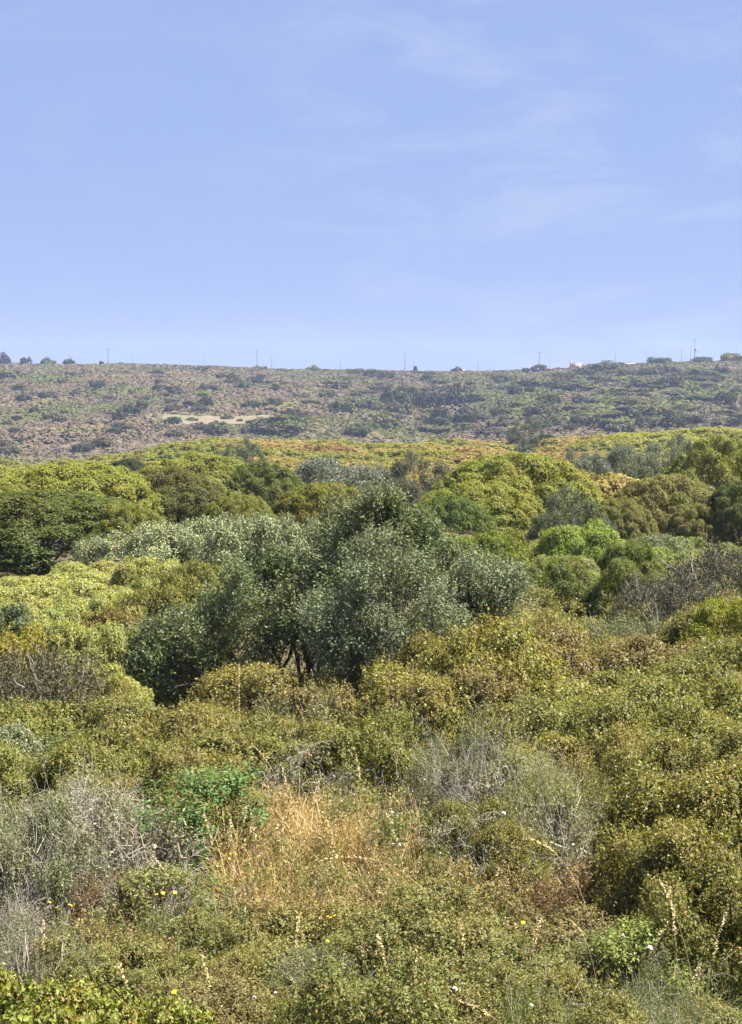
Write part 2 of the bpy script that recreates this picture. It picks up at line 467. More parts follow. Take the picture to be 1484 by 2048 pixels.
# pale dry field on the slope
def field(name, pts, rgb, lift):
    """strip between two rows of photo points laid on the slope"""
    m = plain_mat(name + '_stubble', rgb, var=.25, nscale=.5, island=False)
    lo, hi = pts; b = MB(); n = 24; K = 6; vv = []
    for k in range(K + 1):
        for i in range(n + 1):
            s = i / n; t = k / K
            x = (lo[0][0] * (1 - s) + lo[1][0] * s) * (1 - t) + (hi[0][0] * (1 - s) + hi[1][0] * s) * t
            d = (lo[0][1] * (1 - s) + lo[1][1] * s) * (1 - t) + (hi[0][1] * (1 - s) + hi[1][1] * s) * t
            d += 1.5 * math.sin(s * 9 + t * 3) * (1 if 0 < t < 1 else .6)
            X = (x - FW / 2) / FPX * d; vv.append((X, d, G(X, d) + lift))
    i0 = (np.arange(K)[:, None] * (n + 1) + np.arange(n)[None]).ravel()
    b.add(vv, np.stack([i0, i0 + 1, i0 + n + 2, i0 + n + 1], 1)); o = b.obj(name, m); tag(o, kind='structure'); return o


def hill_d(px, py):
    """distance at which the sight line through (px,py) meets the far slope"""
    d = np.linspace(300, 760, 461); x = (px - FW / 2) / FPX * d
    z = (EYE - py) / FPX * d
    g = ground(x, d); k = np.nonzero(g >= z)[0]
    return float(d[k[0]]) if len(k) else 755.0


field('dry_field', (((300, hill_d(300, 853)), (555, hill_d(555, 847))), ((420, hill_d(420, 831)), (575, hill_d(575, 829)))), (.125, .10, .06), .18)
field('green_field', (((285, hill_d(285, 842)), (390, hill_d(390, 850))), ((290, hill_d(290, 826)), (430, hill_d(430, 827)))), (.10, .095, .045), .12)

# ------------------------------------------------------------------ telling one repeat from another
ORD = 'nearest second third fourth fifth sixth seventh eighth ninth tenth eleventh twelfth thirteenth fourteenth fifteenth sixteenth'.split()
def tell_apart(items, marks, cat, group):
    """items: (object, photo px, photo py, look). Each is named by the landmark closest to it, the side it stands on and its turn going outward"""
    cells = {}
    for o, px, py, look in items:
        nm, mx, my = min(marks, key=lambda m: (m[1] - px) ** 2 + ((m[2] - py) * 1.6) ** 2)
        a = math.degrees(math.atan2(-(py - my), px - mx)) % 360
        side = ['right', 'upper right', 'upper side', 'upper left', 'left', 'lower left', 'lower side', 'lower right'][int((a + 22.5) // 45) % 8]
        cells.setdefault((look, nm, side), []).append(((px - mx) ** 2 + (py - my) ** 2, o))
    for (look, nm, side), v in cells.items():
        for k, (_, o) in enumerate(sorted(v, key=lambda q: q[0])):
            w_ = ORD[k] if k < len(ORD) else 'far'
            tag(o, f'{look}, {w_} out to the {side} of {nm}', cat, group)


NEAR_MARKS = [('the big dark olive', 600, 1220), ('the silvery young olive', 750, 1210), ('the small silver olive', 965, 1190), ('the dark grey twiggy bush', 1432, 1110), ('the vivid yellow shrub', 1470, 1205), ('the dark grey left bush', 75, 1300),
              ('the pale seed spike', 478, 1350), ('the dead grey twigs', 615, 1460), ('the hollow grey bush', 1040, 1520), ('the bright green herb', 400, 1590), ('the curled dead twigs', 130, 1560), ('the white stake', 711, 1825), ('the lone orange-yellow flower', 1047, 1850), ('the fresh green herb', 1270, 1840), ('the corner broad-leaved bushes', 180, 2000), ('the rusty orange shrub', 215, 1230), ('the vivid yellow-green shrub', 975, 1085), ('the fallen straw stalk', 1110, 1690)]
FAR_MARKS = [('the pale dry field', 460, 840), ('the lone low pole', 112, 880), ('the first crossarm pole', 216, 715), ('the second crossarm pole', 514, 718), ('the slim middle pole', 810, 725), ('the third crossarm pole', 1079, 725), ('the pink ruined house', 1157, 730), ('the transformer pole', 1390, 705), ('the gully juniper', 977, 850), ('the lone olive tree', 1052, 862), ('the pale rock outcrop', 1235, 855), ('the lone slim juniper', 189, 862), ('the low roofed house', 918, 742), ('the short middle pole', 681, 730)]
BAND_MARKS = [('the lone olive tree', 1052, 862), ('the blue-grey wild olive', 665, 920), ('the bright yellow-green left dome', 150, 925), ('the small blue-green shrub', 482, 898), ('the small dark bush', 255, 920), ('the grey olive row', 1260, 895), ('the tall right-edge shrub', 1455, 885), ('the biggest dome', 1035, 910), ('the pale dry field', 460, 845), ('the lone low pole', 112, 905)]


# ------------------------------------------------------------------ middle distance, hand placed
def shrub(name, protos, px, w_px, top, d, color, label, cat='shrub', wy=None, hmin=.35, i=None):
    x, _, zt = at(px, top, d); w = w_px / FPX * d
    h = max(hmin, zt - G(x, d))
    if h > .95 * w: w = h / .95
    if protos is DOME: w *= 1.1
    p = protos[i if i is not None else rnd.randrange(len(protos))] if isinstance(protos, list) else protos
    return put(name, p, x, d, w, h, color, label, cat, wy=wy * w if wy else None, rz=rnd.uniform(0, 6.28) if not wy else rnd.choice([0, math.pi]))

YG = (.175, .188, .024); YG2 = (.245, .25, .075); DG = (.068, .086, .011); OG = (.155, .165, .027); VG = (.085, .125, .02)
GO = (.155, .175, .10); GB = (.15, .165, .13); RU = (.155, .15, .035); PG = (.255, .275, .125); BG = (.15, .20, .026); GR = (.11, .095, .065)

hand = [
 ('heath_shrub', DOME, 150, 330, 922, 58, YG, 'bright yellow-green domed shrub topping the dark green one at the far left', 0),
 ('heath_shrub', DOME, 70, 500, 985, 46.5, DG, 'largest dark green shrub, at the left edge behind the pale yellow scrub', 1),
 ('heath_shrub', DOME, -60, 300, 950, 53, OG, 'olive green shrub cut by the left edge above the dark green one', 2),
 ('heath_shrub', DOME, 250, 130, 1010, 44.5, OG, 'olive shrub between the dark green left shrub and the pale silver one', 3),
 ('heath_shrub', DOME, 410, 350, 905, 68, OG, 'broad olive-brown shrub behind the pale silver shrub', 2),
 ('heath_shrub', DOME, 330, 230, 940, 60, (.095, .095, .015), 'olive green shrub between the yellow-topped dome and the broad olive-brown one', 3),
 ('heath_shrub', DOME, 520, 190, 925, 66, (.085, .105, .015), 'mid green shrub just left of the blue-grey wild olive', 1),
 ('grey_shrub', OLIVE, 482, 95, 893, 115, (.07, .105, .06), 'small blue-green shrub on the yellow band left of the blue-grey wild olive', 0),
 ('heath_shrub', DOME, 255, 62, 915, 110, (.035, .055, .02), 'small very dark green bush on the yellow band above the left dome', 0),
 ('heath_shrub', DOME, 480, 120, 985, 52, OG, 'small olive shrub directly behind the pale silver shrub', 0),
 ('wild_olive', OLIVE, 665, 230, 915, 70, GB, 'blue-grey wild olive standing behind the bright yellow-green mound', 1),
 ('wild_olive', OLIVE, 765, 130, 925, 72, GB, 'smaller blue-grey wild olive just right of the larger blue-grey one', 2),
 ('heath_shrub', DOME, 650, 215, 962, 54, (.14, .135, .012), 'bright yellow-green mound in front of the blue-grey wild olive', 0),
 ('twiggy_shrub', OLIVE, 845, 125, 928, 64, GR, 'brownish grey twiggy shrub left of the big yellow-green dome', 0),
 ('twiggy_shrub', OLIVE, 800, 105, 960, 60, (.08, .07, .055), 'smaller brownish grey twiggy shrub beside the bright yellow-green mound', 1),
 ('heath_shrub', DOME, 1035, 320, 908, 60, YG, 'biggest yellow-green dome shrub, right of centre', 1),
 ('heath_shrub', DOME, 960, 260, 968, 54, YG, 'yellow-green shrub leaning on the front of the biggest dome', 3),
 ('heath_shrub', DOME, 897, 180, 985, 48, VG, 'deep green knobbly shrub in front of the biggest yellow-green dome', 2),
 ('grey_shrub', OLIVE, 1138, 105, 998, 49, (.10, .115, .055), 'round grey-green shrub between the biggest dome and the rusty shrub', 0),
 ('heath_shrub', DOME, 1335, 235, 945, 54, RU, 'rusty green domed shrub in front of the grey olive row', 0),
 ('heath_shrub', DOME, 1235, 130, 990, 51, RU, 'low rusty shoulder shrub left of the rusty domed shrub', 2),
 ('heath_shrub', DOME, 1400, 110, 1010, 50, RU, 'low rusty shrub below the right end of the rusty dome', 1),
 ('wild_olive', OLIVE, 1175, 130, 893, 84, GB, 'dark blue-grey olive at the left end of the grey olive row', 2),
 ('wild_olive', OLIVE, 1260, 130, 892, 86, GO, 'grey-green olive in the middle of the grey olive row', 1),
 ('wild_olive', OLIVE, 1345, 120, 886, 88, GO, 'grey-green olive at the right end of the grey olive row', 0),
 ('heath_shrub', DOME, 1455, 250, 878, 60, OG, 'tall olive green shrub at the right edge behind the rusty dome', 3),
 ('heath_shrub', DOME, 1500, 130, 960, 50, DG, 'dark green shrub cut by the right edge beside the rusty dome', 1),
 ('olive_tree', OLIVE, 1052, 78, 848, 200, (.075, .095, .06), 'lone grey-green olive tree rising above the orange band', 0),
 ('grey_shrub', OLIVE, 1050, 54, 886, 175, (.08, .085, .075), 'small bluish grey bush just below the lone olive tree', 2),
 ('heath_shrub', DOME, 1096, 28, 869, 215, (.04, .055, .02), 'tiny dark bush touching the right side of the lone olive tree', 1),
 # pale silver shrub and the slope below it
 ('silver_shrub', HAZEL, 330, 270, 1028, 39, PG, 'pale silver-green shrub, wide left half behind the big dark olive', 0),
 ('silver_shrub', HAZEL, 510, 260, 1008, 37, (.215, .24, .11), 'pale silver-green shrub, taller right half behind the big dark olive', 1),
 ('silver_shrub', HAZEL, 235, 170, 1062, 40, PG, 'low pale silver-green shrub at the left end of the silver mass', 1),
 ('silver_shrub', HAZEL, 420, 220, 1016, 40, (.225, .245, .115), 'pale silver-green shrub in the middle of the silver mass', 0),
 ('silver_shrub', HAZEL, 610, 150, 1022, 38, (.20, .225, .11), 'pale silver-green shrub at the right end of the silver mass', 1),
 ('heath_shrub', MOUND, 975, 200, 1062, 36, (.115, .15, .014), 'vivid yellow-green shrub right behind the big olive', 0),
 ('heath_shrub', MOUND, 1000, 110, 1062, 40, (.12, .12, .02), 'small yellowish mound above the vivid yellow-green shrub', 1),
 ('twiggy_shrub', MOUND, 915, 90, 1058, 44, (.07, .055, .04), 'brown twiggy patch under the deep green knobbly shrub', 2),
 ('heath_shrub', MOUND, 1170, 210, 1050, 40, BG, 'bright green mound with pale tips below the round grey-green shrub', 1),
 ('heath_shrub', MOUND, 1255, 150, 1080, 36, (.095, .125, .02), 'bright green mound right of the vivid yellow-green shrub', 2),
 ('silver_shrub', HAZEL, 1325, 170, 1056, 42, (.16, .18, .07), 'pale green shrub with light tips below the rusty dome', 0),
 ('heath_shrub', MOUND, 1110, 190, 1115, 31, (.095, .12, .026), 'mid green mound behind the olive-brown scrub on the right', 0),
 ('heath_shrub', MOUND, 1260, 180, 1125, 30, (.105, .125, .03), 'light green mound beside the dark grey twiggy bush', 1),
 ('twiggy_shrub', DARKB, 1432, 175, 1072, 27, (.05, .05, .04), 'dark grey twiggy bush at the right edge', 0),
 ('twiggy_shrub', DARKB, 1330, 95, 1135, 26, (.06, .06, .045), 'low dark grey twiggy bush left of the larger dark grey one', 0),
 ('heath_shrub', MOUND, 1470, 120, 1195, 23, (.15, .16, .015), 'vivid yellow shrub at the right edge below the dark grey bush', 2),
 # yellow flank on the left
 ('heath_shrub', MOUND, 35, 190, 1152, 33, YG2, 'pale yellow-green mound at the left edge under the dark green shrub', 0),
 ('heath_shrub', MOUND, 165, 200, 1128, 35, YG2, 'pale yellow-green mound below the silver shrub', 1),
 ('heath_shrub', MOUND, 300, 200, 1115, 32, YG2, 'long yellow mound at the foot of the silver shrub', 2),
 ('heath_shrub', MOUND, 400, 180, 1118, 30, (.14, .145, .03), 'yellow-green mound between the silver shrub and the big olive', 0),
 ('twiggy_shrub', DARKB, 50, 110, 1172, 30, (.06, .065, .02), 'dark patchy shrub within the yellow scrub at the left edge', 0),
 ('twiggy_shrub', DARKB, 165, 70, 1165, 29, (.07, .06, .03), 'small brown shrub set in the yellow scrub', 0),
 ('heath_shrub', MOUND, 115, 200, 1195, 27, YG2, 'yellow mound above the rusty shrub on the left slope', 1),
 ('heath_shrub', MOUND, 240, 200, 1180, 26, YG2, 'yellow mound left of the big olive, above the rusty shrub', 2),
 ('heath_shrub', MOUND, 350, 170, 1165, 25, (.14, .14, .03), 'yellow mound touching the left side of the big olive', 1),
 ('heath_shrub', MOUND, 215, 100, 1215, 23, (.15, .12, .035), 'rusty orange shrub on the left slope', 0),
 ('heath_shrub', MOUND, 90, 170, 1240, 22, YG2, 'yellow mound above the dark grey bush on the left', 2),
 ('grey_shrub', MOUND, -5, 55, 1205, 22, (.075, .10, .05), 'grey-green bush cut by the left edge beside the yellow scrub', 0),
 ('heath_shrub', MOUND, 5, 85, 1270, 19.5, (.21, .18, .03), 'golden yellow bush cut by the left edge above the grey bush', 1),
 ('twiggy_shrub', DARKB, 75, 110, 1282, 18.2, (.06, .058, .035), 'dark grey bush on the left below the yellow scrub', 0),
]
SPOTS = []
for (nm, pr, px, w, top, d, c, lb, i) in hand:
    o = shrub(nm, pr, px, w, top, d, c, lb, 'tree' if 'olive' in nm else 'shrub', i=i if isinstance(pr, list) else None)
    SPOTS.append((o.location.x, o.location.y, w / FPX * d / 2))


# ------------------------------------------------------------------ the big wild olive
def big_olive(name, loc, spec, n, leaf, color, label, seed, base=.35, trunk=.09):
    """spec: rows (x, y, z, radius) of foliage clumps in metres from the foot"""
    rng = np.random.default_rng(seed)
    S = np.array(spec, float); C, r = [], []
    for x, y, z, q in S:
        k = max(4, int(q * q * 20))
        dd = fib(k, -.7, rng, .8)
        C.append(np.array([x, y, z]) + dd * q * np.array([.75, .75, .85]) * rng.uniform(.8, 1.15, (k, 1))); r.append(rng.uniform(.24, .42, k))
    C = np.concatenate(C); r = np.concatenate(r); C[:, 2] = np.maximum(C[:, 2], .15)
    D = unit(C - np.array([S[:, 0].mean(), S[:, 1].mean(), .4]) + np.array([0, 0, .2]))
    root = empty(name, loc)
    f = crown(seed + 1, C, r, D, n, leaf, sprig=8, sprigL=.17, depth=.2, upb=.15, axisup=1.1, inner=.15, squash=1.15, tilt=.8, stick=.45).obj('crown', M['olive'], root)
    f.color = (*color, 1)
    t = stems(seed + 2, C, D, base, trunk, min(len(C), 44), sub=4, over=.02).obj('trunk', M['bark'], root)
    tag(root, label, 'tree')
    return root


D0 = 22.0
def m_at(px, py, dd=0.):
    x, _, z = at(px, py, D0); return x, z
bx = at(620, 1300, D0)[0]; bz = G(bx, D0)
spec = []
for px, py, q, dy in [(755, 1050, .38, 0), (770, 1030, .24, 0), (700, 1085, .4, .4), (810, 1085, .42, .2), (850, 1110, .36, .3), (640, 1135, .38, .5), (575, 1172, .38, .4), (515, 1205, .38, .4),
                      (610, 1195, .5, 0), (690, 1150, .6, -.1), (780, 1150, .6, 0), (860, 1180, .5, .3), (460, 1240, .4, .2), (405, 1270, .4, 0), (520, 1230, .6, -.3),
                      (620, 1230, .6, -.4), (710, 1230, .55, -.3), (365, 1295, .36, .1), (330, 1315, .32, 0), (420, 1290, .5, -.4), (510, 1310, .5, -.5), (330, 1300, .35, -.2), (590, 1290, .5, -.3), (300, 1325, .25, .3), (800, 1230, .5, .2), (380, 1350, .42, -.5), (470, 1370, .45, -.6), (560, 1360, .45, -.6), (640, 1330, .45, -.5), (720, 1320, .45, -.3), (310, 1350, .3, -.3), (820, 1300, .4, 0)]:
    x, z = m_at(px, py); spec.append((x - bx, dy, z - bz, q))
big_olive('wild_olive', (bx, D0, bz), spec, 120000, (.062, .021), (.092, .118, .036), 'big dark wild olive in the centre, tallest plant of the near scrub', 1001, 1.0, .04)
bx2 = at(850, 1330, 20.4)[0]; bz2 = G(bx2, 20.4); spec = []
for px, py, q, dy in [(760, 1150, .36, .1), (740, 1200, .4, -.1), (800, 1190, .42, 0), (720, 1255, .42, -.2), (790, 1260, .42, -.2), (680, 1270, .36, -.2), (640, 1250, .25, -.1), (760, 1310, .4, -.2), (860, 1250, .35, 0), (700, 1330, .35, -.2), (830, 1320, .38, 0), (880, 1300, .3, .1)]:
    x, _, z = at(px, py, 20.4); spec.append((x - bx2, dy, z - bz2, q))
big_olive('wild_olive', (bx2, 20.4, bz2), spec, 42000, (.05, .016), (.15, .175, .085), 'silvery young olive growing in front of the big dark one', 1033, .6, .018)
bx3 = at(960, 1260, 21.6)[0]; bz3 = G(bx3, 21.6); spec = []
for px, py, q, dy in [(955, 1188, .3, 0), (1000, 1196, .24, 0), (930, 1212, .32, 0), (980, 1222, .32, -.1), (900, 1240, .34, 0), (950, 1240, .34, -.1), (1010, 1205, .22, 0)]:
    x, _, z = at(px, py, 21.6); spec.append((x - bx3, dy, z - bz3, q))
big_olive('wild_olive', (bx3, 21.6, bz3), spec, 30000, (.05, .016), (.165, .195, .095), 'small silver olive at the right foot of the big dark one', 1066, .5, .016)

# ------------------------------------------------------------------ scatter: canopy of the near slope
def canopy_fill(rows, seed):
    """rows: (x0px, x1px, d0, d1, spacing m) -> world points, thinned so that none crowd each other"""
    r = random.Random(seed); pts = []
    for x0, x1, d0, d1, sp in rows:
        for _ in range(4000):
            d = math.sqrt(r.uniform(d0 * d0, d1 * d1)); px = r.uniform(x0, x1); x = (px - FW / 2) / FPX * d
            if all((x - a) ** 2 + (d - b) ** 2 > (.5 * (sp + c)) ** 2 for a, b, c in pts): pts.append((x, d, sp))
    return pts


TOPD = [7, 8, 9, 10, 12.5, 15, 18, 22, 27, 31, 38]
TOPY = [2230, 2060, 1930, 1800, 1640, 1500, 1400, 1300, 1195, 1150, 1100]


def canopy_top(d):
    return float(np.interp(d, TOPD, TOPY))


MASTIC_TONES = [(.155, .155, .042), (.175, .16, .046), (.145, .155, .04), (.185, .18, .044), (.16, .14, .05)]
def near_label(px, d, k):
    return k

count = 0
# heath rows on the yellow flank and behind the right-hand canopy
HEATH_ROWS = 1
# rows of shrubs grown into one another, each row standing a little behind the last
used = []
def canopy_rows(rows, protos, tones, seed, name='mastic_shrub', hvar=40):
    r = random.Random(seed)
    for d, x0, x1, top, w in rows:
        step = FPX / d * w * .74; px = x0 + r.uniform(0, .5) * step
        while px < x1:
            dd = d * (1 + r.uniform(-.035, .035)); ww = w * r.uniform(.8, 1.35)
            tp = top + r.uniform(-.6, 1) * hvar
            if name == 'mastic_shrub' and r.random() < .16:
                q = r.randrange(3)
                o = shrub('grey_green_shrub', [HAZEL, GREYB, [DARKB]][q] if protos is MID else GREYB, px, ww / dd * FPX * 1.05, tp, dd, r.choice([(.13, .15, .065), (.11, .13, .05), (.16, .17, .08), (.12, .145, .03)]), None)
            else:
                o = shrub(name, protos, px, ww / dd * FPX, tp, dd, r.choice(tones), None)
            used.append((o, px, tp, dd)); px += step * r.uniform(.75, 1.3)


canopy_rows([(38, 230, 480, 1122, 2.6), (35, 130, 470, 1138, 2.5), (32, -60, 440, 1158, 2.4), (29.5, -60, 430, 1168, 2.3), (27, -60, 420, 1190, 2.2), (25, -60, 380, 1212, 2.0), (23, -60, 320, 1240, 1.9), (21.3, -60, 270, 1272, 1.8), (19.8, -60, 250, 1308, 1.6)],
            MOUND, [YG2, (.225, .235, .07), (.255, .25, .085), (.21, .235, .07), (.24, .225, .08)], 14, 'heath_shrub', 22)
canopy_rows([(42, 870, 1560, 1078, 2.6), (39, 860, 1560, 1095, 2.5), (36, 1060, 1560, 1112, 2.4), (33.5, 1040, 1560, 1132, 2.3), (31.3, 1040, 1560, 1150, 2.2)], MOUND, [(.15, .19, .04), (.17, .195, .05), (.18, .19, .06), (.14, .17, .045)], 15, 'heath_shrub', 20)
canopy_rows([(29.5, 1010, 1560, 1168, 2.2), (27, 990, 1560, 1192, 2.1), (24.8, 1030, 1560, 1212, 2.0), (22.8, 1020, 1560, 1240, 1.9), (21, 900, 1560, 1270, 1.8), (19.4, 820, 1560, 1298, 1.7),
             (19.2, 840, 1060, 1258, 1.3), (19.6, 520, 850, 1312, 1.5), (18, 540, 1560, 1335, 1.6), (16.8, 520, 1560, 1375, 1.5), (15.7, 500, 1560, 1415, 1.4), (14.7, 690, 1560, 1455, 1.3)], MID, MASTIC_TONES, 3)
canopy_rows([(18.6, -60, 300, 1345, 1.5), (17.4, -60, 560, 1388, 1.5), (16.2, -60, 540, 1420, 1.4), (15.0, -60, 520, 1450, 1.35), (14.0, -60, 470, 1490, 1.25), (13.1, -60, 430, 1530, 1.1)], MID, [(.14, .145, .036), (.16, .15, .042), (.145, .155, .036), (.125, .13, .034)], 4)
canopy_rows([(10.6, 560, 1300, 1795, .85), (9.9, 380, 1300, 1830, .9), (9.2, 180, 1330, 1880, .9), (8.6, 130, 1560, 1935, .9), (8.05, 280, 1560, 1990, .9), (7.5, 380, 1560, 2050, .9)], NEAR, [(.14, .145, .046), (.16, .155, .05), (.13, .145, .042), (.155, .14, .052), (.12, .105, .038), (.165, .165, .05)], 6, hvar=62)
# the tall mastic on the right
for px, w, top, d in [(1410, 370, 1525, 11.4), (1500, 320, 1640, 10.2), (1330, 240, 1480, 13.6), (1470, 300, 1470, 13.0), (1385, 220, 1650, 10.5), (1470, 240, 1760, 9.6), (1330, 200, 1640, 10.9), (945, 150, 1600, 12.2), (1010, 120, 1650, 11.7)]:
    o = shrub('mastic_shrub', MID, px, w, top, d, rnd.choice([(.15, .15, .038), (.165, .16, .04)]), None)
    used.append((o, px, top, d))
for px, w, top, d in [(60, 260, 1990, 7.7), (200, 220, 1985, 7.9), (310, 200, 2025, 7.5), (-40, 220, 1965, 8.1), (120, 240, 2050, 7.1)]:
    o = shrub('broadleaf_shrub', BROAD, px, w, top, d, (.165, .18, .04), None)
    used.append((o, px, top, d))
heath_, mast_, broad_ = [], [], []
for o, px, py, d in used:
    nm = o.name.split('.')[0]; c = o.children[0].color
    if nm.startswith('heath'): heath_.append((o, px, py, 'pale yellow low shrub' if px < 600 else 'fresh green low shrub'))
    elif nm.startswith('grey'): mast_.append((o, px, py, 'grey-green fine-leaved shrub'))
    elif nm.startswith('broad'): broad_.append((o, px, py, 'bright green broad-leaved bush'))
    else: mast_.append((o, px, py, 'olive-brown mastic' if c[0] > c[1] else 'olive-green mastic'))
tell_apart(heath_, NEAR_MARKS, 'shrub', 'low heath shrubs on the slope')
tell_apart(mast_, NEAR_MARKS, 'shrub', 'shrubs of the near slope')
for (o, px, py, lk), where in zip(broad_, ['second from the left, lowest corner', 'right of the middle', 'rightmost', 'cut by the left edge', 'lowest of all']):
    tag(o, f'bright green broad-leaved bush in the bottom corner, {where}', 'shrub', 'broad-leaved bushes in the corner')

# ------------------------------------------------------------------ dry and grey bushes of the foreground
fg = [
 ('thorn_bush', THORN, 185, 240, 1540, 11.6, (.24, .235, .14), 'grey dry thorn bush tangled over the left foreground', 0),
 ('thorn_bush', THORN, 95, 260, 1560, 11.0, (.20, .215, .11), 'grey-green thorn bush behind the left edge tangle', 1),
 ('thorn_bush', THORN, 265, 150, 1600, 11.4, (.25, .20, .14), 'pinkish grey thorn bush beside the bright green forb', 0),
 ('grey_shrub', GREYB, 20, 250, 1580, 10.6, (.17, .19, .10), 'grey-green fine-leaved bush at the left edge', 0),
 ('grey_shrub', GREYB, 50, 220, 1840, 9.0, (.20, .22, .12), 'low silvery grey-green bush above the bright green corner', 1),
 ('thorn_bush', THORN, 10, 150, 1790, 9.6, (.18, .15, .13), 'small grey dry thorn tangle low at the left edge', 0),
 ('thorn_bush', THORN, 1040, 175, 1476, 12.9, (.22, .235, .075), 'grey twiggy bush in the hollow right of the dry grass', 1),
 ('grey_shrub', GREYB, 1115, 200, 1500, 12.2, (.22, .225, .08), 'yellowish green fine-leaved bush at the right side of the twiggy bush', 0),
 ('thorn_bush', THORN, 905, 140, 1490, 13.3, (.12, .12, .06), 'small grey twiggy bush at the left side of the hollow', 0),
 ('dry_snag', SNAG, 615, 160, 1440, 14.3, (.12, .12, .08), 'dead grey twigs standing at the top of the dry grass', 0),
 ('dry_snag', SNAG, 130, 230, 1515, 11.2, (.2, .19, .12), 'curled pale dead twigs crowning the left thorn bush', 0),
 ('dry_snag', SNAG, 250, 170, 1570, 10.9, (.2, .19, .12), 'pale dead twigs on the slope between thorn and green herb', 0),
 ('dry_snag', SNAG, 1060, 120, 1462, 12.6, (.2, .19, .12), 'pale tuft of dead twigs on top of the hollow grey bush', 0),
 ('dry_snag', SNAG, 960, 120, 1575, 11.8, (.2, .19, .12), 'bare grey twigs hanging over the reddish weeds', 0),
 ('dry_snag', SNAG, 1430, 160, 1740, 9.9, (.12, .11, .06), 'bare grey twigs poking from the right foreground shrub', 0),
 ('dry_snag', SNAG, 1180, 180, 1960, 8.2, (.12, .11, .06), 'bare dry twigs sprawling at the bottom right', 0),
 ('dry_snag', SNAG, 380, 150, 1700, 10.4, (.12, .11, .06), 'pale dry twigs below the bright green forb', 0),
]
for (nm, pr, px, w, top, d, c, lb, i) in fg:
    shrub(nm, pr, px, w, top, d, c, lb, 'bush', i=i if isinstance(pr, list) else None)

# bright green forb
FORB = make_proto(900, M['mastic'], .7, .9, 30, .11, 9000, (.024, .010), .004, nb=26, base_r=.15, sprig=11, sprigL=.12, depth=.3, upb=.6, axisup=.9, over=.1, bark='bark', stick=.3, tilt=.5)
shrub('leafy_herb', FORB, 398, 72, 1512, 11.6, (.085, .15, .04), 'bright green leafy herb between the grey thorn and the dry grass', 'plant')
shrub('leafy_herb', FORB, 330, 95, 1715, 10.3, (.15, .165, .05), 'dull green leafy herb below the grey thorn bush', 'plant')
shrub('leafy_herb', FORB, 1270, 85, 1825, 9.3, (.14, .18, .035), 'fresh green herb beside the shadow under the right mastic', 'plant')


# ------------------------------------------------------------------ dry grass
def blades(mb, P, h, lean, w, rng, K=4, mi=0):
    n = len(P); a = rng.uniform(0, 6.28, n); dr = np.stack([np.cos(a), np.sin(a), np.zeros(n)], 1)
    sd = unit(np.cross(dr, [0, 0, 1.]) + rng.normal(0, .5, (n, 3)) * [1, 1, 0]); vs = []
    for k in range(K + 1):
        t = k / K
        c = P + dr * (lean * h * t * t)[:, None] + np.array([0, 0, 1.]) * (h * (t - .35 * lean * t * t))[:, None]
        ww = (w * (1 - .85 * t))[:, None]
        vs += [c - sd * ww, c + sd * ww]
    v = np.stack(vs, 1).reshape(-1, 3); i = np.arange(n)[:, None] * (2 * (K + 1))
    f = np.concatenate([i + [2 * k, 2 * k + 1, 2 * k + 3, 2 * k + 2] for k in range(K)], 0)
    mb.add(v, f, mi)
    return vs[-1], dr


def grass(name, zones, mat, seed, heads=.2):
    rng = np.random.default_rng(seed); mb = MB()
    for px0, px1, d0, d1, n, h0, h1 in zones:
        d = rng.uniform(d0, d1, n); px = rng.uniform(px0, px1, n); x = (px - FW / 2) / FPX * d
        cl = (np.sin(x * 5.1 + d * 2.3) + np.sin(x * 2.7 - d * 4.1 + 1) + rng.normal(0, .8, n)) > -.4
        x, d = x[cl], d[cl]; n = len(x)
        P = np.stack([x, d, ground(x, d) - .01], 1); h = rng.uniform(h0, h1, n)
        tip, dr = blades(mb, P, h, rng.uniform(.05, .9, n), rng.uniform(.003, .0075, n), rng)
        k = rng.random(n) < heads
        T = tip[k]; m = len(T)
        if m:
            for j in range(4):
                off = rng.normal(0, .018, (m, 3)); nr = unit(rng.normal(0, 1, (m, 3)))
                leaves(mb, T + off - [0, 0, .012 * j], nr, dr[k] + [0, 0, -.6] + rng.normal(0, .4, (m, 3)), rng.uniform(.02, .042, m), .011, rng)
    o = mb.obj(name, mat); tag(o, kind='stuff'); return o


M['straw2'] = leaf_mat('mixed_dry_grass', trans=.25, rough=.6, spec=.25, var=.6, hue=.012, brown=(.32, .19, .07), brownamt=.25, nscale=1.5)
g1 = grass('dry_grass', [(420, 860, 10.2, 13.2, 7600, .3, .8), (450, 720, 12, 14.2, 4500, .3, .7), (180, 480, 9.8, 11.2, 1500, .12, .4), (850, 1200, 10.4, 12.0, 1500, .12, .35)], M['straw2'], 31)
g1.color = (.43, .32, .155, 1); tag(g1, 'golden dry grass in the clearing', 'grass')
g2 = grass('green_grass', [(150, 900, 9.0, 12.8, 5000, .12, .4), (850, 1500, 8.3, 10.5, 2200, .15, .5), (1300, 1500, 7.6, 9.0, 900, .3, .7), (0, 1500, 7.4, 9.6, 3200, .3, .75)], M['straw2'], 37, .05)
g2.color = (.17, .19, .06, 1); tag(g2, 'thin green grass among the shrubs', 'grass')

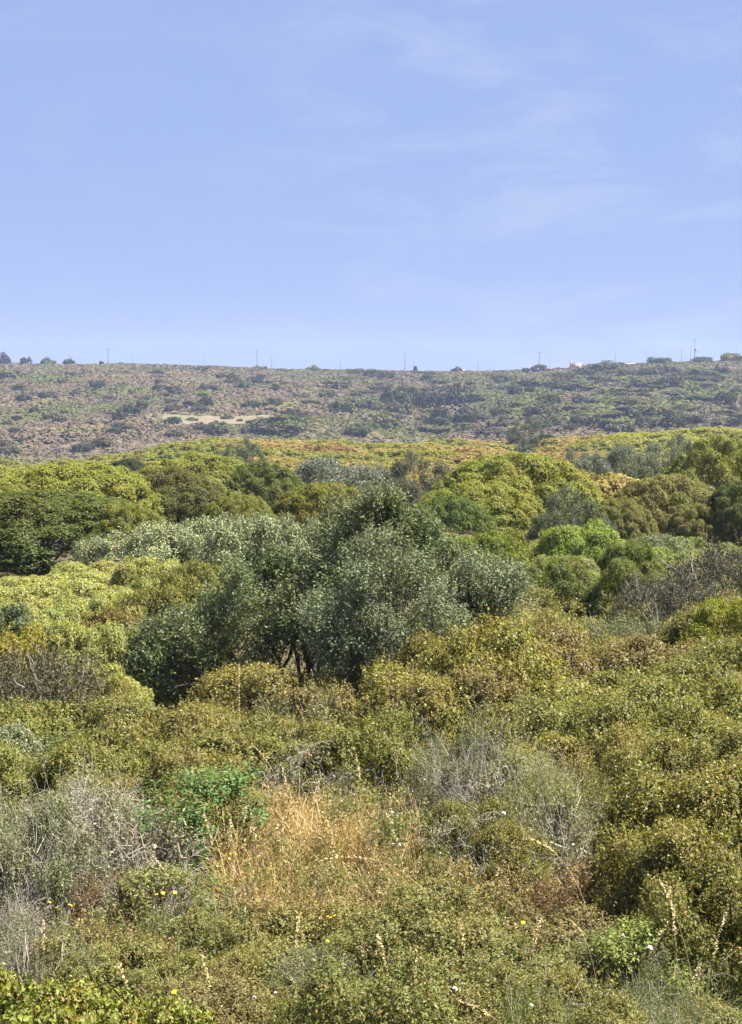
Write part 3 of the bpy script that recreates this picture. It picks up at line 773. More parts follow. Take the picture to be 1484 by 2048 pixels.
# ground litter of small leaves and dead stems in the clearing
rng = np.random.default_rng(77); mb = MB(); n = 90000
d = np.concatenate([rng.uniform(6.8, 14, n // 2), rng.uniform(14, 42, n - n // 2)]); px = rng.uniform(-100, 1580, n); x = (px - FW / 2) / FPX * d
P = np.stack([x, d, ground(x, d) + rng.uniform(0, .2, n)], 1)
leaves(mb, P, unit(rng.normal(0, .8, (n, 3)) + [0, 0, .7]), rng.normal(0, 1, (n, 3)), rng.uniform(.02, .05, n) * (1 + d / 25), rng.uniform(.01, .02, n) * (1 + d / 20), rng)
lit = mb.obj('ground_cover', M['straw2']); lit.color = (.15, .135, .05, 1); tag(lit, 'low weeds and litter between the near shrubs', 'ground cover', kind='stuff')

rng = np.random.default_rng(78); mb = MB(); n = 420000
d = np.sqrt(rng.uniform(5.5 ** 2, 45. ** 2, n)); sgn = rng.choice([-1, 1], n); x = sgn * (d * .275 + .55 + rng.uniform(0, 1, n) ** 1.3 * (3.5 + d * .3))
bump = .5 + .35 * np.sin(x * 3.1 + d * 1.7) * np.sin(d * 2.3 - x * 1.1) + .2 * np.sin(x * 1.3 + 2) * np.cos(d * .9)
hh = np.clip(bump, .1, 1.1) * (.55 + d * .022) * np.sqrt(rng.uniform(.1, 1.1, n))
P = np.stack([x, d, ground(x, d) + hh], 1)
leaves(mb, P, unit(rng.normal(0, .6, (n, 3)) + [0, 0, .7]), rng.normal(0, 1, (n, 3)), rng.uniform(.03, .055, n) * (1 + d / 14), rng.uniform(.018, .03, n) * (1 + d / 14), rng)
und = mb.obj('undergrowth', M['mastic']); und.color = (.15, .15, .042, 1); tag(und, 'olive-green undergrowth continuing past the edges of the view', 'undergrowth', kind='stuff')

# weeds with reddish stems in the clearing
HERB = [make_proto(930 + i * 7, M['mastic'], .7, .55, 22, .12, 2600, (.026, .010), .004, nb=22, base_r=.2, sprig=6, sprigL=.09, depth=.4, upb=.4, axisup=1.0, over=.1, stick=.35, tilt=.8, bark='bark') for i in range(2)]
weed_ = []
hz = [(480, 1560, 12.2), (560, 1540, 12.8), (640, 1530, 13.2), (760, 1520, 13.0), (700, 1560, 12.2), (820, 1560, 12.0), (860, 1640, 11.2), (760, 1640, 11.2), (640, 1680, 10.8), (540, 1700, 10.6), (460, 1760, 10.0), (920, 1690, 10.8), (1000, 1700, 10.6), (1090, 1710, 10.6), (1160, 1700, 10.5), (300, 1740, 10.2), (220, 1680, 10.4), (200, 1780, 9.8), (330, 1790, 9.6), (700, 1740, 10.3), (820, 1740, 10.2), (500, 1610, 11.6), (580, 1620, 11.5), (660, 1600, 11.8), (720, 1610, 11.6), (800, 1590, 11.9), (590, 1750, 10.2), (500, 1760, 10.1), (420, 1740, 10.3), (390, 1800, 9.7), (280, 1810, 9.5), (160, 1800, 9.5), (690, 1690, 10.8), (780, 1700, 10.8), (880, 1740, 10.4), (960, 1740, 10.3)]
for px, top, d in hz:
    red = px > 1050 or px == 220
    c = (.17, .115, .06) if red else rnd.choice([(.26, .20, .09), (.18, .18, .06), (.24, .19, .09), (.14, .165, .055), (.13, .155, .05)])
    tp = top + rnd.uniform(15, 60)
    o = shrub('dry_weed', HERB, px, rnd.uniform(90, 150), tp, d, c, None)
    weed_.append((o, px, tp, 'reddish brown drying weed' if red else 'straw-coloured weed' if c[0] > .2 else 'dull green weed'))
tell_apart(weed_, NEAR_MARKS, 'plant', 'weeds in the clearing')


# ------------------------------------------------------------------ flowers, each a plant of its own
def flower_meshes(kind):
    rng = np.random.default_rng({'yellow': 1, 'white': 2, 'pink': 3}[kind])
    mb = MB(); n = 14
    a = np.arange(n) / n * 6.283
    rr = .021 if kind == 'yellow' else .018
    dirs = np.stack([np.cos(a), np.sin(a), np.full(n, .25)], 1)
    for lay in range(3 if kind != 'yellow' else 2):
        leaves(mb, dirs * rr * (.6 - .12 * lay) + [0, 0, .004 * lay + .002 * (np.arange(n) % 2)[:, None] * [1][0]] if False else dirs * rr * (.6 - .12 * lay) + np.array([0, 0, .005 * lay]), unit(np.array([0, 0, 1.]) - dirs * .3), dirs, rr * 1.0, .009, rng)
    head = mb.mesh('petals', M[kind])
    ms = MB(); tubes(ms, [[0, 0, -.35], [.02, .01, -.18]], [[.02, .01, -.18], [0, 0, 0]], [.002, .0018], [.0018, .0015])
    return head, ms.mesh('stem', M['greenstem'])


FLM = {k: flower_meshes(k) for k in ('yellow', 'white', 'pink')}
FLW = []
def flower(kind, px, py, d, s, label, group):
    x, y, z = at(px, py, d); s *= .72
    r = empty(kind + '_flower', (x, y, z), rnd.uniform(0, 6.28))
    hd = bpy.data.objects.new('petals', FLM[kind][0]); st = bpy.data.objects.new('stem', FLM[kind][1])
    for o in (hd, st): COL.objects.link(o); o.parent = r
    st.scale = (1, 1, max(.4, (z - G(x, y)) / .35 / s)); r.scale = (s, s, s)
    hd.rotation_euler = (R(25), R(rnd.uniform(-15, 15)), 0)
    if group: FLW.append((r, px, py, {'yellow': 'yellow flower', 'white': 'white flower head', 'pink': 'pale pink flower'}[kind]))
    tag(r, label, 'flower', group)


for px, py, lb in [(98, 1806, 'yellow flower highest of the three at the left edge'), (113, 1818, 'yellow flower lowest of the three at the left edge'), (140, 1812, 'yellow flower right of the left edge pair')]:
    flower('yellow', px, py, 9.3, 1.15, lb, None)
for px, py in [(314, 1790), (326, 1787), (327, 1797), (340, 1808), (350, 1786), (382, 1820)]:
    flower('yellow', px, py, 9.5, .95, 'yellow flower in the cluster below the dull green herb', 'yellow flower cluster')
for px, py in [(656, 1834), (670, 1832), (662, 1836), (632, 1805), (655, 1883)]:
    flower('yellow', px, py, 9.2, .85, 'small yellow flower beside the white stake', 'yellow flowers by the stake')
flower('yellow', 349, 1985, 7.6, 1.15, 'bright yellow flower on the edge of the bright green corner bushes', None)
flower('yellow', 1047, 1846, 8.9, 1.0, 'orange-yellow flower alone in the olive-brown carpet', None)
flower('yellow', 1033, 1857, 8.8, .8, 'smaller yellow flower just left of the lone orange-yellow one', None)
for px, py in [(465, 1653), (462, 1708), (458, 1718)]:
    flower('yellow', px, py, 10.4, .8, 'yellow flower at the left edge of the dry grass', 'yellow flowers at the grass edge')
for px, py, s in [(1007, 1627, 1.1), (1074, 1626, 1.0), (1063, 1661, .8), (1147, 1690, .9), (799, 1690, .8), (784, 1625, .8)]:
    flower('white', px, py, 10.2, s, 'white flower head in front of the grey twiggy bush', 'white flowers by the twiggy bush')
for px, py, s in [(645, 1550, .9), (694, 1548, .9), (668, 1553, .7), (850, 1560, .8), (373, 1640, .9), (337, 1674, .8), (176, 1531, 1.2)]:
    flower('white', px, py, 11.4, s, 'white flower head among the dry grass and thorn', 'white flowers in the grass')
for px, py, s in [(909, 1979, 1.2), (820, 1939, 1.1), (1062, 2012, 1.0), (1300, 1896, 1.1)]:
    flower('white', px, py, 7.9, s, 'whitish flower head over the foreground carpet', 'white flowers of the foreground')
for px, py, s in [(508, 1996, 1.0), (552, 1986, .9), (1245, 1874, 1.2), (420, 2030, .9)]:
    flower('pink', px, py, 8.0, s, 'pale pink flower head in the foreground carpet', 'pink flowers of the foreground')


tell_apart(FLW, NEAR_MARKS, 'flower', 'wild flowers in the clearing')

# ------------------------------------------------------------------ tall dry grass stalks
LAST = [None]
def stalk(px0, py0, px1, py1, d, bend, label, nh=5, th=.0024, head=.24):
    p0 = np.array(at(px0, py0, d)); p1 = np.array(at(px1, py1, d - .1))
    bx_, by_ = p0[0] - .25 * (p1[0] - p0[0]), p0[1] + .15; g = G(bx_, by_)
    root = empty('grass_stalk', (bx_, by_, g)); o0 = np.array([bx_, by_, g]); mb = MB()
    c1 = p0 + np.array([0, 0, bend]); pts = []
    for t in np.linspace(0, 1, 12):
        pts.append((1 - t) ** 2 * np.zeros(3) + 2 * t * (1 - t) * (c1 - o0) + t * t * (p1 - o0))
    pts = np.array(pts); rr = np.linspace(th, th * .4, len(pts)); tubes(mb, pts[:-1], pts[1:], rr[:-1], rr[1:]); mb.obj('stem', M['stalk'], root)
    rg = np.random.default_rng(int(px0)); m2 = MB(); hl = np.linalg.norm(np.diff(pts, axis=0), axis=1).sum() * head; m_ = max(nh * 3, int(hl / .005)); t = np.linspace(1 - head, 1, m_) * (len(pts) - 1); i = np.clip(t.astype(int), 0, len(pts) - 2)
    P = pts[i] + (pts[i + 1] - pts[i]) * (t - i)[:, None] + rg.normal(0, .005, (m_, 3))
    leaves(m2, P, unit(rg.normal(0, 1, P.shape)), unit(pts[i + 1] - pts[i]) + rg.normal(0, .5, P.shape) - [0, 0, .3], rg.uniform(.014, .026, len(P)), .007, rg)
    m2.obj('seed_head', M['stalk'], root); LAST[0] = root
    tag(root, label, 'grass')


stalk(1365, 1990, 1340, 1770, 8.2, .0, 'tall dry stalk leaning left before the right mastic')
stalk(1395, 1910, 1320, 1760, 8.6, .03, 'curved tan stalk arching over the shadow at the right')
stalk(1400, 2010, 1452, 1818, 7.9, .04, 'arched dry oat stalk at the right edge', 14)
stalk(1180, 1700, 1045, 1674, 9.8, .02, 'fallen straw stalk lying under the twiggy bush')
stalk(1070, 2060, 915, 2000, 7.6, .05, 'bent straw stalk at the bottom edge')
stalk(870, 1700, 640, 1720, 10.0, .1, 'long straw stalk lying across the dry grass')
stalk(478, 1440, 478, 1325, 16.5, .0, 'tall pale seed spike in front of the big olive', 20, .004, .5)
stalk(462, 1720, 460, 1630, 10.2, .0, 'upright pale stalk at the left edge of the dry grass', 6)
stalk(610, 1800, 680, 1700, 9.9, .05, 'pale stalk leaning right in the dry grass', 8)
stalk(820, 2060, 835, 1900, 7.9, .0, 'pale oat spike rising from the foreground carpet', 14)
stalk(570, 1560, 505, 1490, 13.0, .1, 'pale drooping oat at the top of the dry grass', 14)
stalk(380, 1800, 305, 1710, 9.6, .02, 'thin tan stalk below the bright green herb', 6)
stalk(1200, 1870, 1135, 1838, 8.6, .02, 'thin stalk above the lower right flowers', 6)

rs_ = random.Random(4); stems_ = []
for k in range(12):
    px = 445 + 34 * k + rs_.uniform(-12, 12); d = rs_.uniform(10.6, 12.6); pt = 1720 - (d - 10.4) * 95 + rs_.uniform(-40, 30)
    stalk(px, pt + 60, px + rs_.uniform(-45, 45), pt - 40, d, .02, None, 6, .0024, .3); stems_.append((LAST[0], px, pt, 'thin dry oat stalk'))
for k in range(9):
    px = 120 + 160 * k + rs_.uniform(-40, 40); d = rs_.uniform(7.8, 9.0); pt = 1960 - (d - 7.6) * 75 + rs_.uniform(-30, 50)
    stalk(px, pt + 60, px + rs_.uniform(-70, 70), pt - 40, d, .03, None, 5, .0022, .3); stems_.append((LAST[0], px, pt, 'thin dry oat stalk'))
tell_apart(stems_, NEAR_MARKS, 'grass', 'thin oat stalks')

# little white stake in the grass
x, y, z = at(711, 1806, 10.9); st = empty('marker_stake', (x, y, G(x, y)))
bm = MB(); ht = z - G(x, y); w = .011
v = [(sx * w, sy * w, zz) for zz in (-.05, ht) for sx, sy in ((-1, -1), (1, -1), (1, 1), (-1, 1))] 
bm.add(v, [[0, 3, 2, 1], [4, 5, 6, 7], [0, 1, 5, 4], [1, 2, 6, 5], [2, 3, 7, 6], [3, 0, 4, 7]])
bm.obj('post', M['stake'], st)
bm = MB(); v = [(sx * w * q, sy * w * q, zz) for zz, q in ((ht, 1.25), (ht + .02, .5)) for sx, sy in ((-1, -1), (1, -1), (1, 1), (-1, 1))]
bm.add(v, [[0, 3, 2, 1], [4, 5, 6, 7], [0, 1, 5, 4], [1, 2, 6, 5], [2, 3, 7, 6], [3, 0, 4, 7]]); bm.obj('cap', M['stake'], st)
tag(st, 'short white stake standing at the foot of the dry grass', 'stake')

# ------------------------------------------------------------------ the yellow and orange band behind
BX = [-200, 0, 100, 200, 330, 500, 740, 1000, 1180, 1484, 1700]
BY = [915, 914, 911, 893, 878, 873, 866, 870, 864, 850, 846]
def band_tone(px, py, r):
    if px > 1230 and py < 885: c = (.21, .215, .025)
    elif px < 480: c = r.choice([(.17, .18, .025), (.15, .165, .025), (.19, .19, .03)])
    elif px < 1230: c = r.choice([(.225, .185, .045), (.205, .175, .035), (.17, .175, .03), (.24, .175, .06)])
    else: c = (.16, .16, .026)
    return c
rb = random.Random(9); pts = []
for _ in range(30000):
    d = math.sqrt(rb.uniform(74 ** 2, 225 ** 2)); px = rb.uniform(-60, 1545); x = (px - FW / 2) / FPX * d
    sp = 3.3 + d * .016
    if any((x - a) ** 2 + ((d - b) * .8) ** 2 < (.5 * (sp + c)) ** 2 for a, b, c in pts): continue
    if any(abs(x - a) < rr * .8 and abs(d - b) < rr * .8 for a, b, rr in SPOTS): continue
    py0 = float(np.interp(px, BX, BY))
    if to_px(x, d, G(x, d) + 1.2)[1] < py0: continue
    pts.append((x, d, sp))
pts.sort(key=lambda p: p[1]); pts = pts[:290]
print('band shrubs', len(pts))
band_ = []
for x, d, sp in pts:
    px = FW / 2 + FPX * x / d; py0 = float(np.interp(px, BX, BY))
    zmax = at(px, py0, d)[2]; h = min(rb.uniform(1.5, 2.6), zmax - G(x, d))
    if h < .5: continue
    py = to_px(x, d, G(x, d) + h)[1]; c = band_tone(px, py, rb)
    k = 'orange-brown' if c[0] > .2 and c[1] < .2 else 'yellow-green'
    band_.append((put_single('low_shrub', LOW[rb.randrange(4)], x, d, sp * rb.uniform(1.25, 1.7), h, c, None, 'shrub'), px, py, f'{k} low shrub'))

tell_apart(band_, BAND_MARKS, 'shrub', 'low shrubs of the yellow band')

# ------------------------------------------------------------------ far slope: shrubs one can tell apart
hillhand = [(197, 776, 30, 13, 0), (52, 803, 28, 13, 0), (45, 781, 36, 10, 2), (12, 757, 44, 16, 3), (37, 750, 14, 9, 0), (260, 832, 42, 20, 0), (240, 838, 26, 14, 0), (286, 818, 24, 15, 0), (415, 812, 24, 18, 0), (400, 824, 30, 12, 1),
  (345, 822, 36, 12, 1), (455, 838, 20, 7, 1), (505, 850, 30, 9, 1), (540, 845, 26, 9, 0), (430, 851, 24, 8, 1), (480, 843, 12, 5, 0), (565, 836, 26, 8, 1), (385, 842, 18, 7, 2), (348, 848, 34, 13, 0), (400, 860, 30, 12, 1), (345, 872, 30, 10, 1), (170, 900, 40, 12, 1), (205, 892, 46, 14, 1), (70, 826, 22, 10, 0), (34, 840, 18, 9, 0), (120, 846, 26, 12, 1), (18, 908, 40, 14, 1),
  (515, 767, 22, 12, 0), (521, 763, 18, 12, 0), (480, 771, 18, 10, 0), (468, 760, 22, 12, 1), (552, 782, 16, 12, 0), (320, 768, 18, 9, 1), (570, 858, 80, 26, 2), (560, 868, 70, 20, 1), (520, 855, 40, 16, 2), (680, 825, 50, 22, 2), (590, 835, 44, 16, 1),
  (785, 808, 44, 26, 0), (840, 812, 44, 24, 0), (868, 816, 40, 28, 0), (925, 796, 62, 30, 1), (942, 804, 50, 20, 2), (905, 808, 40, 26, 0), (800, 826, 54, 20, 2), (880, 844, 36, 30, 0), (870, 858, 44, 24, 0), (925, 850, 34, 28, 0), (1002, 830, 40, 14, 1), (1030, 790, 26, 18, 0),
  (1056, 786, 16, 14, 0), (1195, 768, 14, 8, 0), (1265, 768, 12, 8, 0), (1155, 802, 22, 10, 0), (1205, 856, 40, 18, 0), (1345, 854, 38, 22, 0), (1290, 852, 40, 18, 1), (1450, 810, 34, 22, 0), (1462, 822, 18, 12, 0), (1430, 852, 22, 10, 0), (1110, 850, 34, 16, 2),
  (1170, 750, 40, 12, 0), (1320, 748, 70, 14, 1), (1390, 752, 30, 14, 2), (1290, 752, 26, 12, 0), (1250, 752, 36, 12, 1), (1440, 748, 30, 14, 0), (1210, 740, 60, 14, 2), (1130, 760, 40, 14, 2), (1060, 772, 60, 14, 2), (1150, 780, 80, 16, 2), (1080, 830, 60, 22, 1), (1250, 830, 60, 16, 1), (1380, 845, 60, 16, 1)]
HT = [(.030, .037, .014), (.062, .06, .026), (.066, .078, .02), (.092, .10, .025)]
HN = ['dark', 'dull olive', 'green', 'yellow-green']
hp = []; hill_ = []
for px, base, w, h, k in hillhand:
    d = hill_d(px, base); x = (px - FW / 2) / FPX * d
    hill_.append((put_single('hill_shrub', HILL[rnd.randrange(5)], x, d, w / FPX * d * 1.05, h / FPX * d * 1.1, HT[k], None, 'shrub'), px, base, f'{HN[k]} shrub')); hp.append((x, d))
rh = random.Random(21); n = 0
for _ in range(6000):
    if n >= 225: break
    px = rh.uniform(-20, 1500); py = 742 + 160 * rh.random() ** 1.1
    if py > np.interp(px, BX, BY) + 2: continue
    d = hill_d(px, py)
    if d > 748: continue
    x = (px - FW / 2) / FPX * d
    if 290 < px < 570 and 826 < py < 856: continue
    if any((x - a) ** 2 + (d - b) ** 2 * .25 < 16 for a, b in hp): continue
    dens = .45 + .55 * sst(560, 900, px)
    if rh.random() > dens: continue
    k = rh.choices([0, 1, 2, 3], [2, 4, 4, 2] if px > 600 else [2, 5, 2, .8])[0]
    w = 1.6 + 6.5 * rh.random() ** 2.2 + (1.0 if px > 700 else 0); h = w * rh.uniform(.28, .5)
    if rh.random() < (.24 if px > 560 else .02): k = rh.choice([2, 2, 3, 1]); w = rh.uniform(8, 15); h = w * rh.uniform(.13, .19)
    hill_.append((put_single('hill_shrub', HILL[rh.randrange(5)], x, d, w, h, HT[k], None, 'shrub'), px, py, f'{HN[k]} shrub')); hp.append((x, d)); n += 1

tell_apart(hill_, FAR_MARKS, 'shrub', 'shrubs dotted over the far slope')
# ridge trees
RIDGE = [(8, 728, 34, 20, (.03, .03, .03), 'dark round tree on the ridge at the left end'), (56, 724, 24, 17, (.03, .04, .025), 'dark crooked tree on the ridge, second from the left'), (98, 727, 30, 14, (.06, .075, .03), 'pale green bush on the ridge beside the dark crooked tree'),
         (140, 728, 24, 15, (.035, .05, .03), 'dark green pointed bush on the ridge left of the first tall pole'), (206, 729, 9, 7, (.03, .04, .03), 'tiny pointed bush on the ridge beside the first tall pole'), (830, 744, 9, 12, (.035, .045, .03), 'small dark bush on the ridge beside the middle pole'),
         (915, 745, 22, 9, (.03, .035, .04), 'dark humped bush on the ridge over the low roof'), (1315, 723, 50, 12, (.05, .07, .025), 'dark green bush mass on the ridge right of the pink wall'), (1400, 722, 50, 12, (.045, .055, .03), 'dark bush on the ridge below the transformer pole'),
         (1460, 722, 50, 18, (.12, .12, .03), 'yellow-green bush on the ridge at the right edge'), (1240, 726, 14, 8, (.03, .045, .025), 'small dark round bush on the ridge right of the pink wall'), (520, 740, 26, 8, (.085, .095, .03), 'low green bush on the ridge below the second tall pole'), (625, 741, 30, 9, (.085, .095, .03), 'low green bush on the ridge between two short poles'), (1206, 732, 26, 8, (.085, .10, .03), 'low light green bush on the ridge beside the pink wall')]
for px, base, w, h, c, lb in RIDGE:
    d = 748.0; x = (px - FW / 2) / FPX * d
    put_single('ridge_bush', HILL[rnd.randrange(5)], x, d, w / FPX * d * .95, h / FPX * d * 1.2, c, lb, 'bush', sink=.3)
# slim dark junipers
def spire(px, base, h_px, w_px, label):
    d = hill_d(px, base); x = (px - FW / 2) / FPX * d; h = h_px / FPX * d; w = w_px / FPX * d
    rg = np.random.default_rng(int(px)); n = 260; t = rg.random(n); a = rg.uniform(0, 6.28, n); rr = w / 2 * np.sin(np.clip(t * .93 + .07, 0, 1) * math.pi) ** .6
    mb = MB(); P = np.stack([np.cos(a) * rr, np.sin(a) * rr, t * h], 1); nr = unit(np.stack([np.cos(a), np.sin(a), np.full(n, .4)], 1) + rg.normal(0, .3, (n, 3)))
    leaves(mb, P, nr, np.tile([0, 0, 1.], (n, 1)) + rg.normal(0, .3, (n, 3)), .5, .3, rg)
    r = empty('juniper', (x, d, G(x, d))); o = mb.obj('crown', M['far'], r); o.color = (.018, .026, .014, 1)
    m2 = MB(); tubes(m2, [[0, 0, -.2]], [[0, 0, h * .6]], .1, .05); m2.obj('trunk', M['bark'], r); tag(r, label, 'tree')
spire(189, 867, 10, 5, 'slim dark juniper standing alone on the far slope at the left')
spire(977, 856, 13, 5, 'slim dark juniper in the gully in the middle of the slope')


# ------------------------------------------------------------------ utility poles
def pole(px, top, base, d, arm, label, dia=.30, trans=False):
    x, _, zt = at(px, top, d); zb = G(x, d)
    h = zt - zb; r = empty('utility_pole', (x, d, zb)); mb = MB(); n = 8
    a = np.arange(n) / n * 6.283; ring = np.stack([np.cos(a), np.sin(a), np.zeros(n)], 1)
    v = np.concatenate([ring * dia * .5 + [0, 0, -.5], ring * dia * .36 + [0, 0, h]]); f = [[i, (i + 1) % n, n + (i + 1) % n, n + i] for i in range(n)]
    v = np.concatenate([v, [[0, 0, h + .03]]]); f += [[n + i, n + (i + 1) % n, 2 * n, 2 * n] for i in range(0)] + [[n, n + 1, n + 2, n + 3], [n, n + 3, n + 4, n + 7], [n + 4, n + 5, n + 6, n + 7]]
    mb.add(v, f); mb.obj('post', M['wood'], r)
    def box(name, cx, cy, cz, sx, sy, sz, mat, parent):
        b = MB(); vv = [(cx + p * sx / 2, cy + q * sy / 2, cz + s * sz / 2) for s in (-1, 1) for p, q in ((-1, -1), (1, -1), (1, 1), (-1, 1))]
        b.add(vv, [[0, 3, 2, 1], [4, 5, 6, 7], [0, 1, 5, 4], [1, 2, 6, 5], [2, 3, 7, 6], [3, 0, 4, 7]]); return b.obj(name, mat, parent)
    if arm:
        c = box('crossarm', 0, -dia * .55, h - .35, arm, .14, .16, M['wood'], r)
        for s in (-1, 0, 1): box('insulator', s * arm * .42, -dia * .55, h - .15, .12, .12, .24, M['metal'], c)
    else:
        box('insulator', 0, 0, h + .12, .12, .12, .24, M['metal'], r)
    if trans:
        box('transformer', .55, 0, h * .55, .7, .6, 1.1, M['metal'], r); 
    tag(r, label, 'utility pole', 'utility poles along the ridge')


POLES = [(112, 850, 912, 372, 0, 'lone utility pole low on the far slope at the left'), (216, 697, 727, 745, 2.2, 'tall pole with crossarm at the left of the ridge'), (266, 711, 727, 790, 0, 'short pole just right of the leftmost crossarm pole'), (138, 706, 727, 840, 0, 'thin faint pole above the pointed ridge bush'),
         (408, 713, 732, 840, 0, 'faint short pole between the two left crossarm poles'), (514, 700, 733, 745, 1.8, 'tall pole with crossarm above the low green ridge bush'), (543, 714, 734, 800, 0, 'short pole just right of the second crossarm pole'), (681, 718, 740, 800, 0, 'short pole alone near the middle of the ridge'),
         (810, 706, 742, 745, .9, 'tall slim pole right of the ridge middle'), (827, 722, 742, 790, 0, 'stub pole beside the small dark ridge bush'), (957, 722, 742, 800, 0, 'short pole just right of the low roof'), (1079, 703, 741, 745, 2.0, 'tall crossarm pole left of the pink wall'), (1100, 716, 740, 790, 0, 'short pole between the tall crossarm pole and the pink wall'),
         (1231, 706, 728, 780, 0, 'slim pole right of the pink wall'), (1294, 703, 722, 850, 0, 'faint pole left of the right ridge bushes'), (1363, 700, 722, 800, 0, 'slim pole above the dark right ridge bushes'), (1382, 692, 720, 800, 0, 'thin pole just left of the transformer pole'), (1390, 678, 718, 740, .9, 'tallest pole, with a transformer, at the right of the ridge')]
for i, (px, top, base, d, arm, lb) in enumerate(POLES):
    pole(px, top, base, d, arm, lb, .34 if d < 760 else .24, trans=px == 1390)


# ------------------------------------------------------------------ ruined wall, low house, rock
def boxmb(mb, x0, x1, y0, y1, z0, z1):
    v = [(x, y, z) for z in (z0, z1) for x, y in ((x0, y0), (x1, y0), (x1, y1), (x0, y1))]
    mb.add(v, [[0, 3, 2, 1], [4, 5, 6, 7], [0, 1, 5, 4], [1, 2, 6, 5], [2, 3, 7, 6], [3, 0, 4, 7]])
d = 756.; x, _, z = at(1157, 740, d); r = empty('ruined_house', (x, d, z))
s = d / FPX
mb = MB(); boxmb(mb, -14 * s, 6 * s, 0, .5, -2, 14 * s); boxmb(mb, 6.01 * s, 30 * s, 0, .5, -2, 11 * s); boxmb(mb, -14 * s, -12 * s, .51, 6, -2, 13 * s); mb.obj('wall', M['plaster'], r)
mb = MB(); boxmb(mb, -17 * s, -14.2 * s, .1, .9, -2, 22 * s); mb.obj('chimney', M['plaster'], r)
mb = MB(); boxmb(mb, -4 * s, 0, -.04, -.003, 3 * s, 8 * s); mb.obj('window', M['dark'], r)
tag(r, 'pale pink ruined house with chimney on the ridge', 'house')
x, _, z = at(1265, 730, d); r = empty('ruined_wall', (x, d, z)); mb = MB(); boxmb(mb, -28 * s, 8 * s, 0, .5, -2, 4.5 * s); boxmb(mb, 8.01 * s, 26 * s, .1, .5, -2, 3 * s); mb.obj('masonry', M['plaster'], r)
mb = MB(); boxmb(mb, -28.5 * s, 8.3 * s, -.06, .56, 4.52 * s, 5.2 * s); mb.obj('coping', M['rock'], r)
tag(r, 'low pinkish wall on the ridge right of the ruined house', 'wall')
x, _, z = at(918, 746, d); r = empty('low_house', (x, d, z)); mb = MB(); boxmb(mb, -13 * s, 13 * s, 0, 5, -2, 4 * s); mb.obj('wall', M['plaster'], r)
mb = MB(); a = 14 * s; mb.add([(-a, -.4, 4.02 * s), (a, -.4, 4.02 * s), (a * .8, 2.5, 7 * s), (-a * .8, 2.5, 7 * s), (-a, 5.4, 4.02 * s), (a, 5.4, 4.02 * s)], [[0, 1, 2, 3], [3, 2, 5, 4]]); mb.obj('roof', M['tile'], r)
tag(r, 'small low house with a roof on the middle of the ridge', 'house')


def rock(px, base, w, h, label):
    d = hill_d(px, base); x = (px - FW / 2) / FPX * d; w, h = w / FPX * d, h / FPX * d
    rg = np.random.default_rng(int(px)); n, m = 14, 7; vv = []
    for j in range(m + 1):
        for i in range(n):
            a = i / n * 6.283; e = j / m * math.pi / 2; q = 1 + .22 * math.sin(3 * a + j) + rg.normal(0, .07)
            vv.append((math.cos(a) * math.cos(e) * w / 2 * q, math.sin(a) * math.cos(e) * w / 2 * q, math.sin(e) * h * (1 + rg.normal(0, .1)) - .3))
    mb = MB(); mb.add(vv, [[j * n + i, j * n + (i + 1) % n, (j + 1) * n + (i + 1) % n, (j + 1) * n + i] for j in range(m) for i in range(n)])
    o = mb.obj('rock_outcrop', M['rock']); o.location = (x, d, G(x, d)); tag(o, label, 'rock')
rock(1235, 862, 34, 13, 'pale pinkish rock outcrop at the foot of the far slope on the right')
rock(1205, 757, 14, 5, 'small pale rock below the ridge on the right')

# ------------------------------------------------------------------ phrygana: dry low scrub nobody could count
rg = np.random.default_rng(55); n = 62000
d = np.sqrt(rg.uniform(330. ** 2, 752. ** 2, n)); px = rg.uniform(-60, 1544, n); x = (px - FW / 2) / FPX * d
keep = ~((px > 325) & (px < 560) & (d > hill_d(430, 850)) & (d < hill_d(500, 832)))
x, d, px = x[keep], d[keep], px[keep]; n = len(x)
cl = np.sin(x * .11 + 1) * np.sin(d * .07) + np.sin(x * .05 - d * .045) + rg.normal(0, .7, n)
w = np.where(cl > .6, rg.uniform(1.2, 3.4, n), rg.uniform(.7, 1.8, n)); h = w * rg.uniform(.11, .26, n)
K = 9; P0 = np.stack([x, d, ground(x, d)], 1)
dirs = unit(rg.normal(0, 1, (n, K, 3)) * [1, 1, .6] + [0, 0, .45]); dirs[..., 2] = np.abs(dirs[..., 2])
P = P0[:, None] + dirs * np.stack([w / 2, w / 2, h], 1)[:, None] * .8
mb = MB(); W = np.repeat(w, K)
leaves(mb, P.reshape(-1, 3), unit(dirs.reshape(-1, 3) + [0, 0, .9] + rg.normal(0, .25, (n * K, 3))), rg.normal(0, 1, (n * K, 3)), W * .75, W * .55, rg)


